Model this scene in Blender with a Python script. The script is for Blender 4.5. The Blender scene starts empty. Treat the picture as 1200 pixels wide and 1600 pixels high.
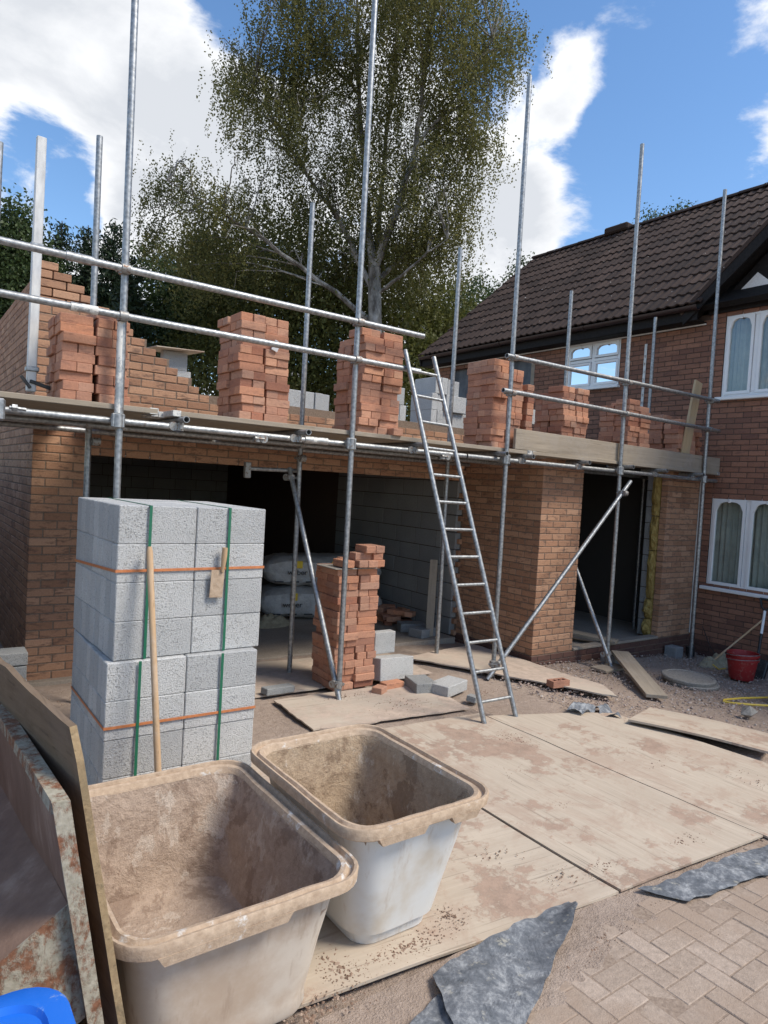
import bpy, math, random
import numpy as np
from mathutils import Vector, Matrix, Euler, noise as mnoise
random.seed(7); rng = np.random.default_rng(7)
S = bpy.context.scene
C = S.collection
R = math.radians

# ------------------------------------------------------------------ camera
# X runs along the garage front, Y runs back along the house wall, Z up (metres)
F = 1065.1; H = 1.9; CX, CY = 600., 800.
CAM = np.array([[0.8110, -0.0253, 0.5845], [-0.5825, 0.0651, 0.8102], [0.0586, 0.9976, -0.0380]])
_u, _s, _v = np.linalg.svd(CAM); CAM = _u @ _v
cam = bpy.data.cameras.new('camera'); camo = bpy.data.objects.new('camera', cam); C.objects.link(camo)
m3 = np.column_stack([CAM[:, 0], CAM[:, 1], -CAM[:, 2]])
camo.matrix_world = Matrix.Translation((0, 0, H)) @ Matrix([list(r) for r in m3]).to_4x4()
cam.sensor_fit = 'VERTICAL'; cam.sensor_height = 36; cam.lens = F / 1600 * 36
cam.clip_start = 0.05; cam.clip_end = 3000
S.camera = camo
S.render.resolution_x = 768; S.render.resolution_y = 1024

def ray(px, py): return CAM @ np.array([(px - CX) / F, -(py - CY) / F, 1.0])
def onz(px, py, z=0.):
    d = ray(px, py); return Vector(d * ((z - H) / d[2])) + Vector((0, 0, H))
def ony(px, py, y):
    d = ray(px, py); return Vector(d * (y / d[1])) + Vector((0, 0, H))
def onx(px, py, x):
    d = ray(px, py); return Vector(d * (x / d[0])) + Vector((0, 0, H))
def pdp(px, py, depth): return Vector(ray(px, py) * depth) + Vector((0, 0, H))
def proj(p):
    q = CAM.T @ (np.array(p) - np.array([0, 0, H]))
    if q[2] < .05: return (-9999, -9999, q[2])
    return (CX + q[0] * F / q[2], CY - q[1] * F / q[2], q[2])

# ------------------------------------------------------------------ light
SUN_E, SUN_A = 51., -53.         # elevation, angle from +X towards +Y
sv = Vector((math.cos(R(SUN_E)) * math.cos(R(SUN_A)), math.cos(R(SUN_E)) * math.sin(R(SUN_A)), math.sin(R(SUN_E))))
sl = bpy.data.lights.new('sun', 'SUN'); sl.energy = 2.5; sl.angle = R(20); sl.color = (1, .92, .80)
so = bpy.data.objects.new('sun', sl); C.objects.link(so); so.rotation_euler = sv.to_track_quat('Z', 'Y').to_euler()
so.location = (0, 0, 30)
W = bpy.data.worlds.new('World'); S.world = W; W.use_nodes = True
nt = W.node_tree; nt.nodes.clear()
def wn(t, **k):
    n = nt.nodes.new(t)
    for a, b in k.items(): setattr(n, a, b)
    return n
sky = wn('ShaderNodeTexSky', sky_type='NISHITA', sun_disc=False, sun_elevation=R(SUN_E), sun_rotation=R(90 - SUN_A))
sky.air_density = 1.0; sky.dust_density = .3; sky.ozone_density = 2.0
bg = wn('ShaderNodeBackground'); bg.inputs['Strength'].default_value = .118
cl = wn('ShaderNodeBackground'); cl.inputs['Strength'].default_value = 1.0
mixs = wn('ShaderNodeMixShader'); wo = wn('ShaderNodeOutputWorld')
tc = wn('ShaderNodeTexCoord')
def wmath(op, a, b=None, c=None):
    n = wn('ShaderNodeMath', operation=op)
    for i, v in enumerate((a, b, c)):
        if v is None: continue
        if isinstance(v, (int, float)): n.inputs[i].default_value = v
        else: nt.links.new(v, n.inputs[i])
    return n.outputs[0]
# cloud deck: direction projected to a plane, layered noise
sep = wn('ShaderNodeSeparateXYZ'); nt.links.new(tc.outputs['Generated'], sep.inputs[0])
zz = wmath('ADD', wmath('MAXIMUM', sep.outputs[2], 0.0), 0.22)
cmb = wn('ShaderNodeCombineXYZ')
nt.links.new(wmath('DIVIDE', sep.outputs[0], zz), cmb.inputs[0]); nt.links.new(wmath('DIVIDE', sep.outputs[1], zz), cmb.inputs[1])
n1 = wn('ShaderNodeTexNoise'); n1.inputs['Scale'].default_value = 2.6; n1.inputs['Detail'].default_value = 9; n1.inputs['Roughness'].default_value = .6
n1.inputs['Distortion'].default_value = .25
n2 = wn('ShaderNodeTexNoise'); n2.inputs['Scale'].default_value = 3.0; n2.inputs['Detail'].default_value = 5
nt.links.new(cmb.outputs[0], n1.inputs['Vector']); nt.links.new(cmb.outputs[0], n2.inputs['Vector'])
cov = wmath('ADD', wmath('MULTIPLY', n1.outputs['Fac'], 1.55), -0.32)
def blob(px, py, rad_deg, amp):
    """a larger cloud (amp > 0) or clear patch (amp < 0) about the direction of a pixel"""
    global cov
    d = Vector(ray(px, py)).normalized()
    dot = wn('ShaderNodeVectorMath', operation='DOT_PRODUCT'); nt.links.new(tc.outputs['Generated'], dot.inputs[0]); dot.inputs[1].default_value = d
    mr = wn('ShaderNodeMapRange', interpolation_type='SMOOTHSTEP')
    nt.links.new(dot.outputs['Value'], mr.inputs['Value'])
    mr.inputs['From Min'].default_value = math.cos(R(rad_deg)); mr.inputs['From Max'].default_value = math.cos(R(rad_deg * .15))
    mr.inputs['To Min'].default_value = 0; mr.inputs['To Max'].default_value = amp
    cov = wmath('ADD', cov, mr.outputs[0])
for b in [(140, 120, 19, .30), (-60, 40, 16, .2), (330, 260, 11, .15), (640, 330, 13, .25), (840, 280, 6.5, .30), (850, 130, 4.5, .2), (740, 400, 8, .22), (570, 250, 9, .22),
          (1215, 150, 7, .40), (1020, 120, 12, -.30), (980, 290, 7, -.22), (1120, 330, 8, -.2), (55, 265, 6, -.42), (120, 315, 3, -.2), (425, 15, 6.5, -.36), (960, 70, 5, .16), (915, 150, 4, .14), (950, 330, 4, .17), (1080, 60, 4, .06), (20, 330, 5, .12)]:
    blob(*b)
cr = wn('ShaderNodeMapRange', interpolation_type='SMOOTHSTEP'); nt.links.new(cov, cr.inputs['Value'])
cr.inputs['From Min'].default_value = .47; cr.inputs['From Max'].default_value = .66
# shading inside the cloud: thicker parts a little greyer
cs = wn('ShaderNodeMapRange'); nt.links.new(wmath('ADD', wmath('MULTIPLY', cov, .7), wmath('MULTIPLY', n2.outputs['Fac'], .5)), cs.inputs['Value'])
cs.inputs['From Min'].default_value = .62; cs.inputs['From Max'].default_value = .92
crm = wn('ShaderNodeMix', data_type='RGBA'); nt.links.new(cs.outputs[0], crm.inputs['Factor'])
crm.inputs['A'].default_value = (.66, .663, .67, 1); crm.inputs['B'].default_value = (.42, .438, .468, 1)
hsv = wn('ShaderNodeHueSaturation'); hsv.inputs['Saturation'].default_value = 1.14; nt.links.new(sky.outputs[0], hsv.inputs['Color']); nt.links.new(hsv.outputs[0], bg.inputs[0]); nt.links.new(crm.outputs['Result'], cl.inputs[0])
nt.links.new(cr.outputs[0], mixs.inputs[0]); nt.links.new(bg.outputs[0], mixs.inputs[1]); nt.links.new(cl.outputs[0], mixs.inputs[2])
nt.links.new(mixs.outputs[0], wo.inputs[0])
S.view_settings.view_transform = 'Standard'; S.view_settings.look = 'None'; S.view_settings.gamma = 1
S.view_settings.exposure = 0.84
S.render.engine = 'CYCLES'

# ------------------------------------------------------------------ materials
MATS = {}
class Mat:
    def __init__(s, name):
        s.m = bpy.data.materials.new(name); s.m.use_nodes = True; s.t = s.m.node_tree; s.t.nodes.clear()
        s.out = s.n('ShaderNodeOutputMaterial'); s.b = s.n('ShaderNodeBsdfPrincipled'); s.l(s.b.outputs[0], s.out.inputs[0]); MATS[name] = s.m
        s.g = None
    def n(s, t, **k):
        n = s.t.nodes.new(t)
        for a, b in k.items(): setattr(n, a, b)
        return n
    def l(s, a, b): s.t.links.new(a, b)
    def pos(s, kind='world'):
        if kind == 'world':
            if not s.g: s.g = s.n('ShaderNodeNewGeometry')
            return s.g.outputs['Position']
        t = s.n('ShaderNodeTexCoord'); return t.outputs['Object']
    def noise(s, scale, detail=4, rough=.55, kind='world', stretch=None, dist=0):
        n = s.n('ShaderNodeTexNoise'); n.inputs['Scale'].default_value = scale; n.inputs['Detail'].default_value = detail; n.inputs['Roughness'].default_value = rough; n.inputs['Distortion'].default_value = dist
        v = s.pos(kind)
        if stretch:
            mp = s.n('ShaderNodeMapping'); mp.inputs['Scale'].default_value = stretch; s.l(v, mp.inputs[0]); v = mp.outputs[0]
        s.l(v, n.inputs['Vector']); return n.outputs['Fac']
    def voro(s, scale, kind='world', feature='F1'):
        n = s.n('ShaderNodeTexVoronoi', feature=feature); n.inputs['Scale'].default_value = scale; s.l(s.pos(kind), n.inputs['Vector']); return n.outputs['Distance']
    def rnd(s):
        if not s.g: s.g = s.n('ShaderNodeNewGeometry')
        o = s.n('ShaderNodeObjectInfo')
        return s.math('FRACT', s.math('ADD', s.g.outputs['Random Per Island'], o.outputs['Random']))
    def math(s, op, a, b=None, c=None):
        n = s.n('ShaderNodeMath', operation=op)
        for i, v in enumerate((a, b, c)):
            if v is None: continue
            if isinstance(v, (int, float)): n.inputs[i].default_value = v
            else: s.l(v, n.inputs[i])
        return n.outputs[0]
    def ramp(s, fac, stops, interp='LINEAR'):
        r = s.n('ShaderNodeValToRGB'); s.l(fac, r.inputs[0]); r.color_ramp.interpolation = interp
        e = r.color_ramp.elements
        while len(e) < len(stops): e.new(.5)
        for i, (p, c) in enumerate(stops):
            e[i].position = p; e[i].color = (*c, 1) if len(c) == 3 else c
        return r.outputs[0]
    def mask(s, fac, a, b):
        r = s.n('ShaderNodeMapRange', interpolation_type='SMOOTHSTEP'); s.l(fac, r.inputs['Value']); r.inputs['From Min'].default_value = a; r.inputs['From Max'].default_value = b; return r.outputs[0]
    def mix(s, fac, a, b, blend='MIX'):
        x = s.n('ShaderNodeMix', data_type='RGBA', blend_type=blend)
        if isinstance(fac, (int, float)): x.inputs['Factor'].default_value = fac
        else: s.l(fac, x.inputs['Factor'])
        for k, v in (('A', a), ('B', b)):
            if isinstance(v, tuple): x.inputs[k].default_value = (*v, 1)
            else: s.l(v, x.inputs[k])
        return x.outputs['Result']
    def bump(s, h, strength=.4, dist=.004):
        b = s.n('ShaderNodeBump'); b.inputs['Strength'].default_value = strength; b.inputs['Distance'].default_value = dist; s.l(h, b.inputs['Height']); s.l(b.outputs[0], s.b.inputs['Normal'])
    def set(s, col=None, rough=None, metal=None, spec=None):
        for key, v in (('Base Color', col), ('Roughness', rough), ('Metallic', metal), ('Specular IOR Level', spec)):
            if v is None: continue
            if isinstance(v, tuple): s.b.inputs[key].default_value = (*v, 1)
            elif isinstance(v, (int, float)): s.b.inputs[key].default_value = v
            else: s.l(v, s.b.inputs[key])

def brick_mat(name, cols, dark, streak=.55, rough=.85):
    m = Mat(name)
    n = len(cols)
    c = m.ramp(m.rnd(), [(i / (n - 1) if n > 1 else 0, x) for i, x in enumerate(cols)])
    fine = m.noise(60, 5, .7)
    c = m.mix(m.math('MULTIPLY', m.mask(m.noise(9, 4, .6, stretch=(1, 1, 3.2)), .50, .70), streak), c, dark)
    c = m.mix(.35, c, m.ramp(fine, [(.25, (.25, .25, .25)), (.75, (.75, .75, .75))]), 'OVERLAY')
    m.set(col=c, rough=rough, spec=.25); m.bump(m.math('ADD', fine, m.math('MULTIPLY', m.noise(10, 4, .6, stretch=(1, 1, 9)), 1.1)), .5, .004)
brick_mat('brick_new', [(.27, .145, .088), (.35, .195, .12), (.40, .23, .142), (.29, .155, .095), (.44, .26, .165), (.34, .18, .108)], (.13, .08, .06), .75)
brick_mat('brick_loose', [(.38, .178, .112), (.48, .24, .152), (.31, .132, .084), (.53, .285, .185), (.40, .185, .115), (.46, .265, .18), (.34, .17, .115), (.50, .232, .135), (.43, .25, .175), (.36, .15, .092)], (.24, .125, .092), .6)
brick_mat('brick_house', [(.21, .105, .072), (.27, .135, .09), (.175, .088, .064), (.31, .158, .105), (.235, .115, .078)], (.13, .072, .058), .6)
brick_mat('brick_plinth', [(.10, .052, .042), (.13, .068, .052), (.085, .045, .04)], (.06, .04, .036), .4)

m = Mat('mortar'); f = m.noise(80, 4); m.set(col=m.ramp(f, [(.3, (.15, .11, .082)), (.7, (.24, .18, .137))]), rough=.95, spec=.1); m.bump(f, .5, .003)
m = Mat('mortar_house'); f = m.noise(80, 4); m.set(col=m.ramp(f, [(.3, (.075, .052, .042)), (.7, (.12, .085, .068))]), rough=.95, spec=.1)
def block_mat(name, a, b, pit):
    m = Mat(name)
    big = m.noise(3, 3); fine = m.noise(170, 3, .6); v = m.voro(150)
    c = m.ramp(m.math('ADD', m.math('MULTIPLY', big, .35), m.math('MULTIPLY', fine, .75)), [(.35, a), (.75, b)])
    pits = m.mask(m.noise(135, 2, .5), .56, .68)
    c = m.mix(m.math('MULTIPLY', pits, .48), c, pit)
    c = m.mix(m.math('MULTIPLY', m.rnd(), .36), c, (.2, .21, .22))
    m.set(col=c, rough=.95, spec=.1)
    m.bump(m.math('SUBTRACT', m.math('ADD', fine, m.math('MULTIPLY', v, .4)), m.math('MULTIPLY', pits, .9)), .8, .006)
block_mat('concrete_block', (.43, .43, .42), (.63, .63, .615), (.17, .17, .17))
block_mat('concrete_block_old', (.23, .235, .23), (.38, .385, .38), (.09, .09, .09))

m = Mat('galvanised'); f = m.noise(26, 5, .65); g = m.voro(38); streak = m.noise(10, 4, .6, stretch=(6, 6, .7))
m.set(col=m.ramp(m.math('ADD', m.math('MULTIPLY', f, .6), m.math('MULTIPLY', g, .5)), [(.2, (.17, .178, .18)), (.5, (.29, .30, .305)), (.8, (.43, .44, .44))]),
      rough=m.ramp(streak, [(.3, (.38,) * 3), (.7, (.62,) * 3)]), metal=.8)
base_ = m.b.inputs['Base Color'].links[0].from_socket; sp_ = m.noise(7, 7, .75); sp2_ = m.noise(11, 6, .75, stretch=(1, 1, .6))
m.set(col=m.mix(m.math('MULTIPLY', m.mask(sp2_, .62, .70), .6), m.mix(m.math('MULTIPLY', m.mask(sp_, .60, .66), .7), base_, (.50, .48, .44)), (.17, .10, .065)))
m.bump(f, .15, .002)
m = Mat('galvanised_splashed'); f = m.noise(9, 5, .7); g = m.noise(40, 4)
m.set(col=m.mix(m.mask(f, .46, .56), m.ramp(g, [(.3, (.30, .31, .31)), (.7, (.46, .46, .45))]), (.62, .61, .57)), rough=m.ramp(f, [(.45, (.4,) * 3), (.6, (.85,) * 3)]), metal=m.ramp(f, [(.46, (.75,) * 3), (.56, (0,) * 3)]))
m = Mat('coupler_steel'); f = m.noise(45, 4); m.set(col=m.mix(m.mask(f, .5, .68), (.30, .30, .29), (.16, .085, .05)), rough=.55, metal=.6); m.bump(f, .3, .003)
m = Mat('aluminium'); f = m.noise(20, 4, .6, stretch=(1, 1, .3)); m.set(col=m.ramp(f, [(.3, (.46, .46, .45)), (.7, (.68, .68, .66))]), rough=.55, metal=.2)
def wood_mat(name, a, b, dirt, dirtf=(.5, .66), axis=0, dscale=1.7, damt=.8, grain=28):
    m = Mat(name)
    st = [grain, grain, grain]; st[axis] = grain * .045
    g = m.noise(1.0, 6, .65, kind='obj', stretch=tuple(st), dist=.6)
    kn = m.noise(3, 3, .5, kind='obj', stretch=tuple([2 if i != axis else .5 for i in range(3)]))
    c = m.ramp(m.math('ADD', m.math('MULTIPLY', g, .75), m.math('MULTIPLY', kn, .25)), [(.3, a), (.52, tuple((x + y) / 2 for x, y in zip(a, b))), (.7, b)])
    crk = m.noise(1.0, 4, .5, kind='obj', stretch=tuple([2.2 if i == axis else 60 for i in range(3)]))
    c = m.mix(m.math('MULTIPLY', m.mask(crk, .60, .70), .55), c, tuple(x * .35 for x in a))
    c = m.mix(m.math('MULTIPLY', m.noise(2.3, 5, .6), .45), c, tuple(.6 * x + .4 * y for x, y in zip(dirt, b)))
    c = m.mix(m.math('MULTIPLY', m.mask(m.noise(1.9, 8, .75, dist=.8), .46, .62), .5), c, tuple(x * 1.3 for x in dirt))
    d1 = m.noise(dscale, 7, .68); d2 = m.noise(dscale * 9, 5, .7)
    msk = m.math('MULTIPLY', m.mask(m.math('ADD', m.math('MULTIPLY', d1, .72), m.math('MULTIPLY', d2, .28)), *dirtf), damt)
    dc = m.mix(m.mask(d2, .35, .65), dirt, tuple(x * 1.35 for x in dirt))
    m.set(col=m.mix(msk, c, dc), rough=.85, spec=.2)
    m.bump(m.math('ADD', m.math('MULTIPLY', g, .7), m.math('MULTIPLY', msk, m.noise(90, 4, .7))), .55, .005)
wood_mat('plywood', (.41, .345, .27), (.55, .475, .38), (.28, .20, .152), (.51, .565), 0, 1.5, .9)
wood_mat('plywood_far', (.41, .35, .28), (.54, .47, .385), (.37, .295, .24), (.44, .56), 0, 1.3, .88)
wood_mat('plywood_dark', (.10, .068, .042), (.22, .155, .10), (.15, .11, .08), (.48, .66), 1, 2.2, .7)
wood_mat('plywood_edge', (.22, .15, .08), (.42, .31, .18), (.10, .08, .05), (.52, .66), 1, 6, .8, 60)
wood_mat('board_timber', (.20, .165, .125), (.40, .335, .255), (.25, .22, .185), (.48, .66), 0, 2.5, .6)
wood_mat('board_clean', (.38, .27, .15), (.56, .42, .25), (.3, .25, .18), (.55, .7), 2, 3, .4)
wood_mat('handle_wood', (.38, .24, .13), (.56, .38, .22), (.42, .33, .25), (.52, .66), 2, 5, .5)
m = Mat('dirt'); a = m.noise(1.1, 6, .6); b = m.noise(22, 6, .75); c3 = m.noise(120, 3)
m.set(col=m.mix(.5, m.ramp(a, [(.3, (.29, .225, .178)), (.55, (.40, .318, .26)), (.75, (.46, .38, .312))]), m.ramp(b, [(.3, (.20, .15, .12)), (.7, (.46, .37, .305))])), rough=.98, spec=.08)
m.bump(m.math('ADD', b, m.math('MULTIPLY', c3, .5)), .9, .02)
m = Mat('gravel_stone'); m.set(col=m.ramp(m.rnd(), [(0, (.25, .18, .15)), (.35, (.34, .265, .225)), (.6, (.28, .235, .21)), (.85, (.36, .305, .265)), (1, (.42, .37, .33))]), rough=.95, spec=.15); m.bump(m.noise(90, 3), .5, .003)
m = Mat('soil_crumb'); m.set(col=m.ramp(m.rnd(), [(0, (.19, .125, .09)), (.6, (.28, .195, .145)), (1, (.36, .275, .215))]), rough=.98, spec=.05)
m = Mat('paver'); b = m.noise(40, 5, .7); big = m.noise(1.6, 6, .65); r_ = m.rnd()
c = m.ramp(r_, [(0, (.315, .25, .20)), (.5, (.35, .28, .225)), (1, (.385, .31, .252))])
c = m.mix(.5, c, m.ramp(b, [(.25, (.25,) * 3), (.75, (.75,) * 3)]), 'OVERLAY')
c = m.mix(m.math('MULTIPLY', m.mask(big, .42, .60), .8), c, (.31, .235, .18))
m.set(col=c, rough=.93, spec=.15); m.bump(m.math('ADD', b, m.noise(150, 3)), .6, .004)
m = Mat('jointing_sand'); b = m.noise(60, 5); m.set(col=m.ramp(b, [(.3, (.21, .16, .125)), (.7, (.33, .26, .205))]), rough=.98, spec=.05); m.bump(b, .6, .006)
m = Mat('concrete_slab'); a = m.noise(1.5, 6, .65); b = m.noise(50, 4); m.set(col=m.mix(.35, m.ramp(a, [(.3, (.22, .185, .15)), (.7, (.38, .33, .275))]), m.ramp(b, [(.3, (.18, .15, .12)), (.7, (.42, .37, .31))])), rough=.95, spec=.1); m.bump(b, .4, .005)
m = Mat('tub_plastic'); a = m.noise(2.2, 5, .6); b = m.noise(30, 4)
rn = m.noise(14, 6, .7, stretch=(1, 1, .12)); m.set(col=m.mix(m.math('MULTIPLY', m.mask(rn, .54, .68), .55), m.mix(m.mask(a, .47, .68), (.66, .655, .63), (.55, .48, .39)), (.45, .37, .29)), rough=.55, spec=.3); m.bump(b, .1, .002)
m = Mat('tub_plastic_dirty'); a = m.noise(2.6, 6, .65); b = m.noise(30, 4)
rn = m.noise(14, 6, .7, stretch=(1, 1, .14)); m.set(col=m.mix(m.math('MULTIPLY', m.mask(rn, .52, .66), .6), m.mix(m.mask(a, .36, .62), (.58, .51, .43), (.46, .36, .275)), (.36, .27, .20)), rough=.7, spec=.2); m.bump(b, .15, .002)
m = Mat('tub_rim'); a = m.noise(7, 6, .7); b = m.noise(35, 5, .7)
m.set(col=m.mix(m.mask(a, .60, .70), m.ramp(b, [(.3, (.34, .245, .17)), (.7, (.52, .40, .29))]), (.62, .61, .58)), rough=.85, spec=.2); m.bump(m.math('ADD', a, b), .5, .006)
def mortar_coat(name, a, b, pale, dark):
    m = Mat(name); n1 = m.noise(4.5, 8, .72, dist=.4); n2 = m.noise(26, 7, .78); n3 = m.noise(8, 7, .74, stretch=(1, 1, .6))
    c = m.ramp(n2, [(.3, a), (.7, b)])
    c = m.mix(m.math('MULTIPLY', m.mask(n1, .525, .58), .62), c, dark)
    c = m.mix(m.math('MULTIPLY', m.mask(n3, .56, .63), .62), c, pale)
    m.set(col=c, rough=.96, spec=.08); m.bump(m.math('ADD', n2, m.math('MULTIPLY', n1, 1.5)), 1.0, .016)
mortar_coat('mortar_coat', (.36, .27, .205), (.54, .42, .33), (.64, .55, .46), (.25, .175, .13))
mortar_coat('mortar_coat_brown', (.34, .245, .165), (.52, .40, .28), (.62, .54, .44), (.20, .135, .09))
m = Mat('rust_inside'); a = m.noise(4, 7, .7, stretch=(1, 1, .35)); b = m.noise(60, 4)
m.set(col=m.ramp(a, [(.3, (.15, .092, .066)), (.6, (.25, .165, .122)), (.75, (.38, .28, .215))]), rough=.85, metal=0, spec=.08); m.bump(b, .4, .004)
m = Mat('rusty_paint'); a = m.noise(17, 9, .78, stretch=(1, 1, .6), dist=.2); b = m.noise(60, 5)
m.set(col=m.mix(m.mask(a, .44, .58), m.ramp(b, [(.3, (.26, .235, .175)), (.7, (.39, .355, .28))]), m.ramp(b, [(.3, (.13, .055, .03)), (.7, (.27, .13, .075))])), rough=.8, spec=.2); m.bump(m.math('SUBTRACT', b, m.math('MULTIPLY', m.mask(a, .44, .58), .8)), .5, .004)
m = Mat('blue_plastic'); a = m.noise(14, 5, .7); m.set(col=m.mix(m.mask(a, .56, .70), (.012, .13, .56), (.28, .36, .46)), rough=m.ramp(a, [(.4, (.35,) * 3), (.7, (.8,) * 3)]), spec=.4)
m = Mat('red_plastic'); a = m.noise(16, 5, .7); m.set(col=m.mix(m.mask(a, .54, .72), (.30, .018, .018), (.34, .16, .13)), rough=.55)
m = Mat('yellow_hose'); m.set(col=(.62, .44, .06), rough=.5)
m = Mat('black_plastic'); f = m.noise(40, 4); m.set(col=m.ramp(f, [(.4, (.012, .012, .013)), (.7, (.05, .048, .045))]), rough=.5)
m = Mat('membrane'); a = m.noise(5, 7, .75, dist=1.2); b = m.noise(30, 5, .7); cc = m.noise(11, 5, .7)
c = m.ramp(m.math('ADD', m.math('MULTIPLY', a, .6), m.math('MULTIPLY', b, .4)), [(.36, (.06, .068, .078)), (.50, (.14, .15, .165)), (.64, (.36, .37, .375))])
m.set(col=m.mix(m.math('MULTIPLY', m.mask(cc, .58, .68), .7), c, (.38, .36, .30)), rough=.75, spec=.25); m.bump(m.math('ADD', a, b), .5, .006)
m = Mat('cement_cover'); b = m.noise(45, 6, .75); m.set(col=m.ramp(b, [(.3, (.17, .155, .135)), (.7, (.36, .335, .295))]), rough=.92, spec=.15); m.bump(b, .6, .005)
m = Mat('roof_tile'); b = m.noise(35, 5, .7); l1 = m.noise(16, 3)
c = m.ramp(m.rnd(), [(0, (.034, .024, .020)), (.5, (.05, .034, .028)), (1, (.068, .046, .037))])
c = m.mix(.5, c, m.ramp(b, [(.25, (.3,) * 3), (.75, (.7,) * 3)]), 'OVERLAY')
m.set(col=m.mix(m.mask(l1, .715, .745), c, (.42, .41, .38)), rough=.85, spec=.2); m.bump(b, .5, .004)
m = Mat('black_paint'); b = m.noise(30, 4); m.set(col=m.ramp(b, [(.3, (.010, .009, .009)), (.7, (.022, .020, .020))]), rough=.7, spec=.2)
m = Mat('brown_plastic'); m.set(col=(.035, .02, .018), rough=.4)
m = Mat('white_upvc'); a = m.noise(3, 4); m.set(col=m.ramp(a, [(.3, (.72, .73, .74)), (.7, (.80, .81, .81))]), rough=.3, spec=.5)
m = Mat('white_render'); b = m.noise(40, 5); m.set(col=m.ramp(b, [(.3, (.62, .62, .61)), (.7, (.74, .74, .73))]), rough=.9)
m = Mat('curtain'); a = m.noise(6, 3); m.set(col=m.ramp(a, [(.3, (.36, .36, .33)), (.7, (.50, .50, .46))]), rough=.95)
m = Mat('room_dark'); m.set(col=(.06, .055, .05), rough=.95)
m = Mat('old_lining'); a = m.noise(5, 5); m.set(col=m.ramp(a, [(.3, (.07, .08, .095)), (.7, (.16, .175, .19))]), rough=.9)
m = Mat('insulation'); a = m.noise(24, 6, .75, stretch=(1, 1, .5)); m.set(col=m.ramp(a, [(.3, (.17, .11, .035)), (.55, (.36, .26, .09)), (.75, (.50, .40, .18))]), rough=.98, spec=.05); m.bump(a, 1, .03)
m = Mat('canvas'); a = m.noise(18, 5, .7); m.set(col=m.ramp(a, [(.3, (.20, .17, .11)), (.7, (.40, .35, .24))]), rough=.95)
m = Mat('bag_plastic'); a = m.noise(9, 5, .7); b = m.noise(4, 4)
m.set(col=m.ramp(a, [(.3, (.30, .295, .285)), (.7, (.48, .475, .46))]), rough=.5, spec=.35); m.bump(m.math('ADD', a, b), .6, .03)
m = Mat('print_black'); m.set(col=(.02, .02, .022), rough=.6)
m = Mat('print_yellow'); m.set(col=(.70, .48, .03), rough=.6)
m = Mat('strap_orange'); f = m.noise(50, 3); m.set(col=m.ramp(f, [(.3, (.42, .14, .05)), (.7, (.56, .21, .08))]), rough=.5)
m = Mat('strap_green'); m.set(col=(.012, .13, .07), rough=.4)
m = Mat('bark_birch'); a = m.noise(5, 5, .7, stretch=(1, 1, .35)); m.set(col=m.ramp(a, [(.40, (.08, .068, .055)), (.54, (.24, .225, .20)), (.70, (.42, .40, .37))]), rough=.9)
m = Mat('bark_dark'); a = m.noise(8, 5, .7, stretch=(1, 1, .3)); m.set(col=m.ramp(a, [(.3, (.05, .04, .03)), (.7, (.13, .105, .08))]), rough=.95)
def leaf_mat(name, cols, trans=.35):
    m = Mat(name); c = m.ramp(m.rnd(), [(i / (len(cols) - 1), x) for i, x in enumerate(cols)])
    m.set(col=c, rough=.55, spec=.3)
    tr = m.n('ShaderNodeBsdfTranslucent'); m.l(c, tr.inputs[0]); mx = m.n('ShaderNodeMixShader'); mx.inputs[0].default_value = trans
    m.l(m.b.outputs[0], mx.inputs[1]); m.l(tr.outputs[0], mx.inputs[2]); m.l(mx.outputs[0], m.out.inputs[0])
leaf_mat('leaf_birch', [(.10, .105, .034), (.14, .142, .044), (.18, .172, .06), (.11, .115, .034), (.20, .175, .065)], .55)
leaf_mat('leaf_hedge', [(.07, .078, .022), (.11, .118, .03), (.09, .098, .026), (.14, .138, .04)], .45)
leaf_mat('leaf_broad', [(.035, .058, .02), (.055, .088, .028), (.075, .108, .036), (.045, .068, .022)], .35)
leaf_mat('leaf_conifer', [(.014, .026, .012), (.022, .04, .016), (.03, .05, .022)], .1)
m = Mat('glass'); m.b.inputs['Base Color'].default_value = (.85, .9, .9, 1); m.b.inputs['Roughness'].default_value = .02
tr = m.n('ShaderNodeBsdfTransparent'); tr.inputs[0].default_value = (.80, .86, .84, 1); gl = m.n('ShaderNodeBsdfGlossy'); gl.inputs['Roughness'].default_value = .01
fr = m.n('ShaderNodeFresnel'); fr.inputs[0].default_value = 1.8; mx = m.n('ShaderNodeMixShader'); m.l(fr.outputs[0], mx.inputs[0]); m.l(tr.outputs[0], mx.inputs[1]); m.l(gl.outputs[0], mx.inputs[2]); m.l(mx.outputs[0], m.out.inputs[0])

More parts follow.
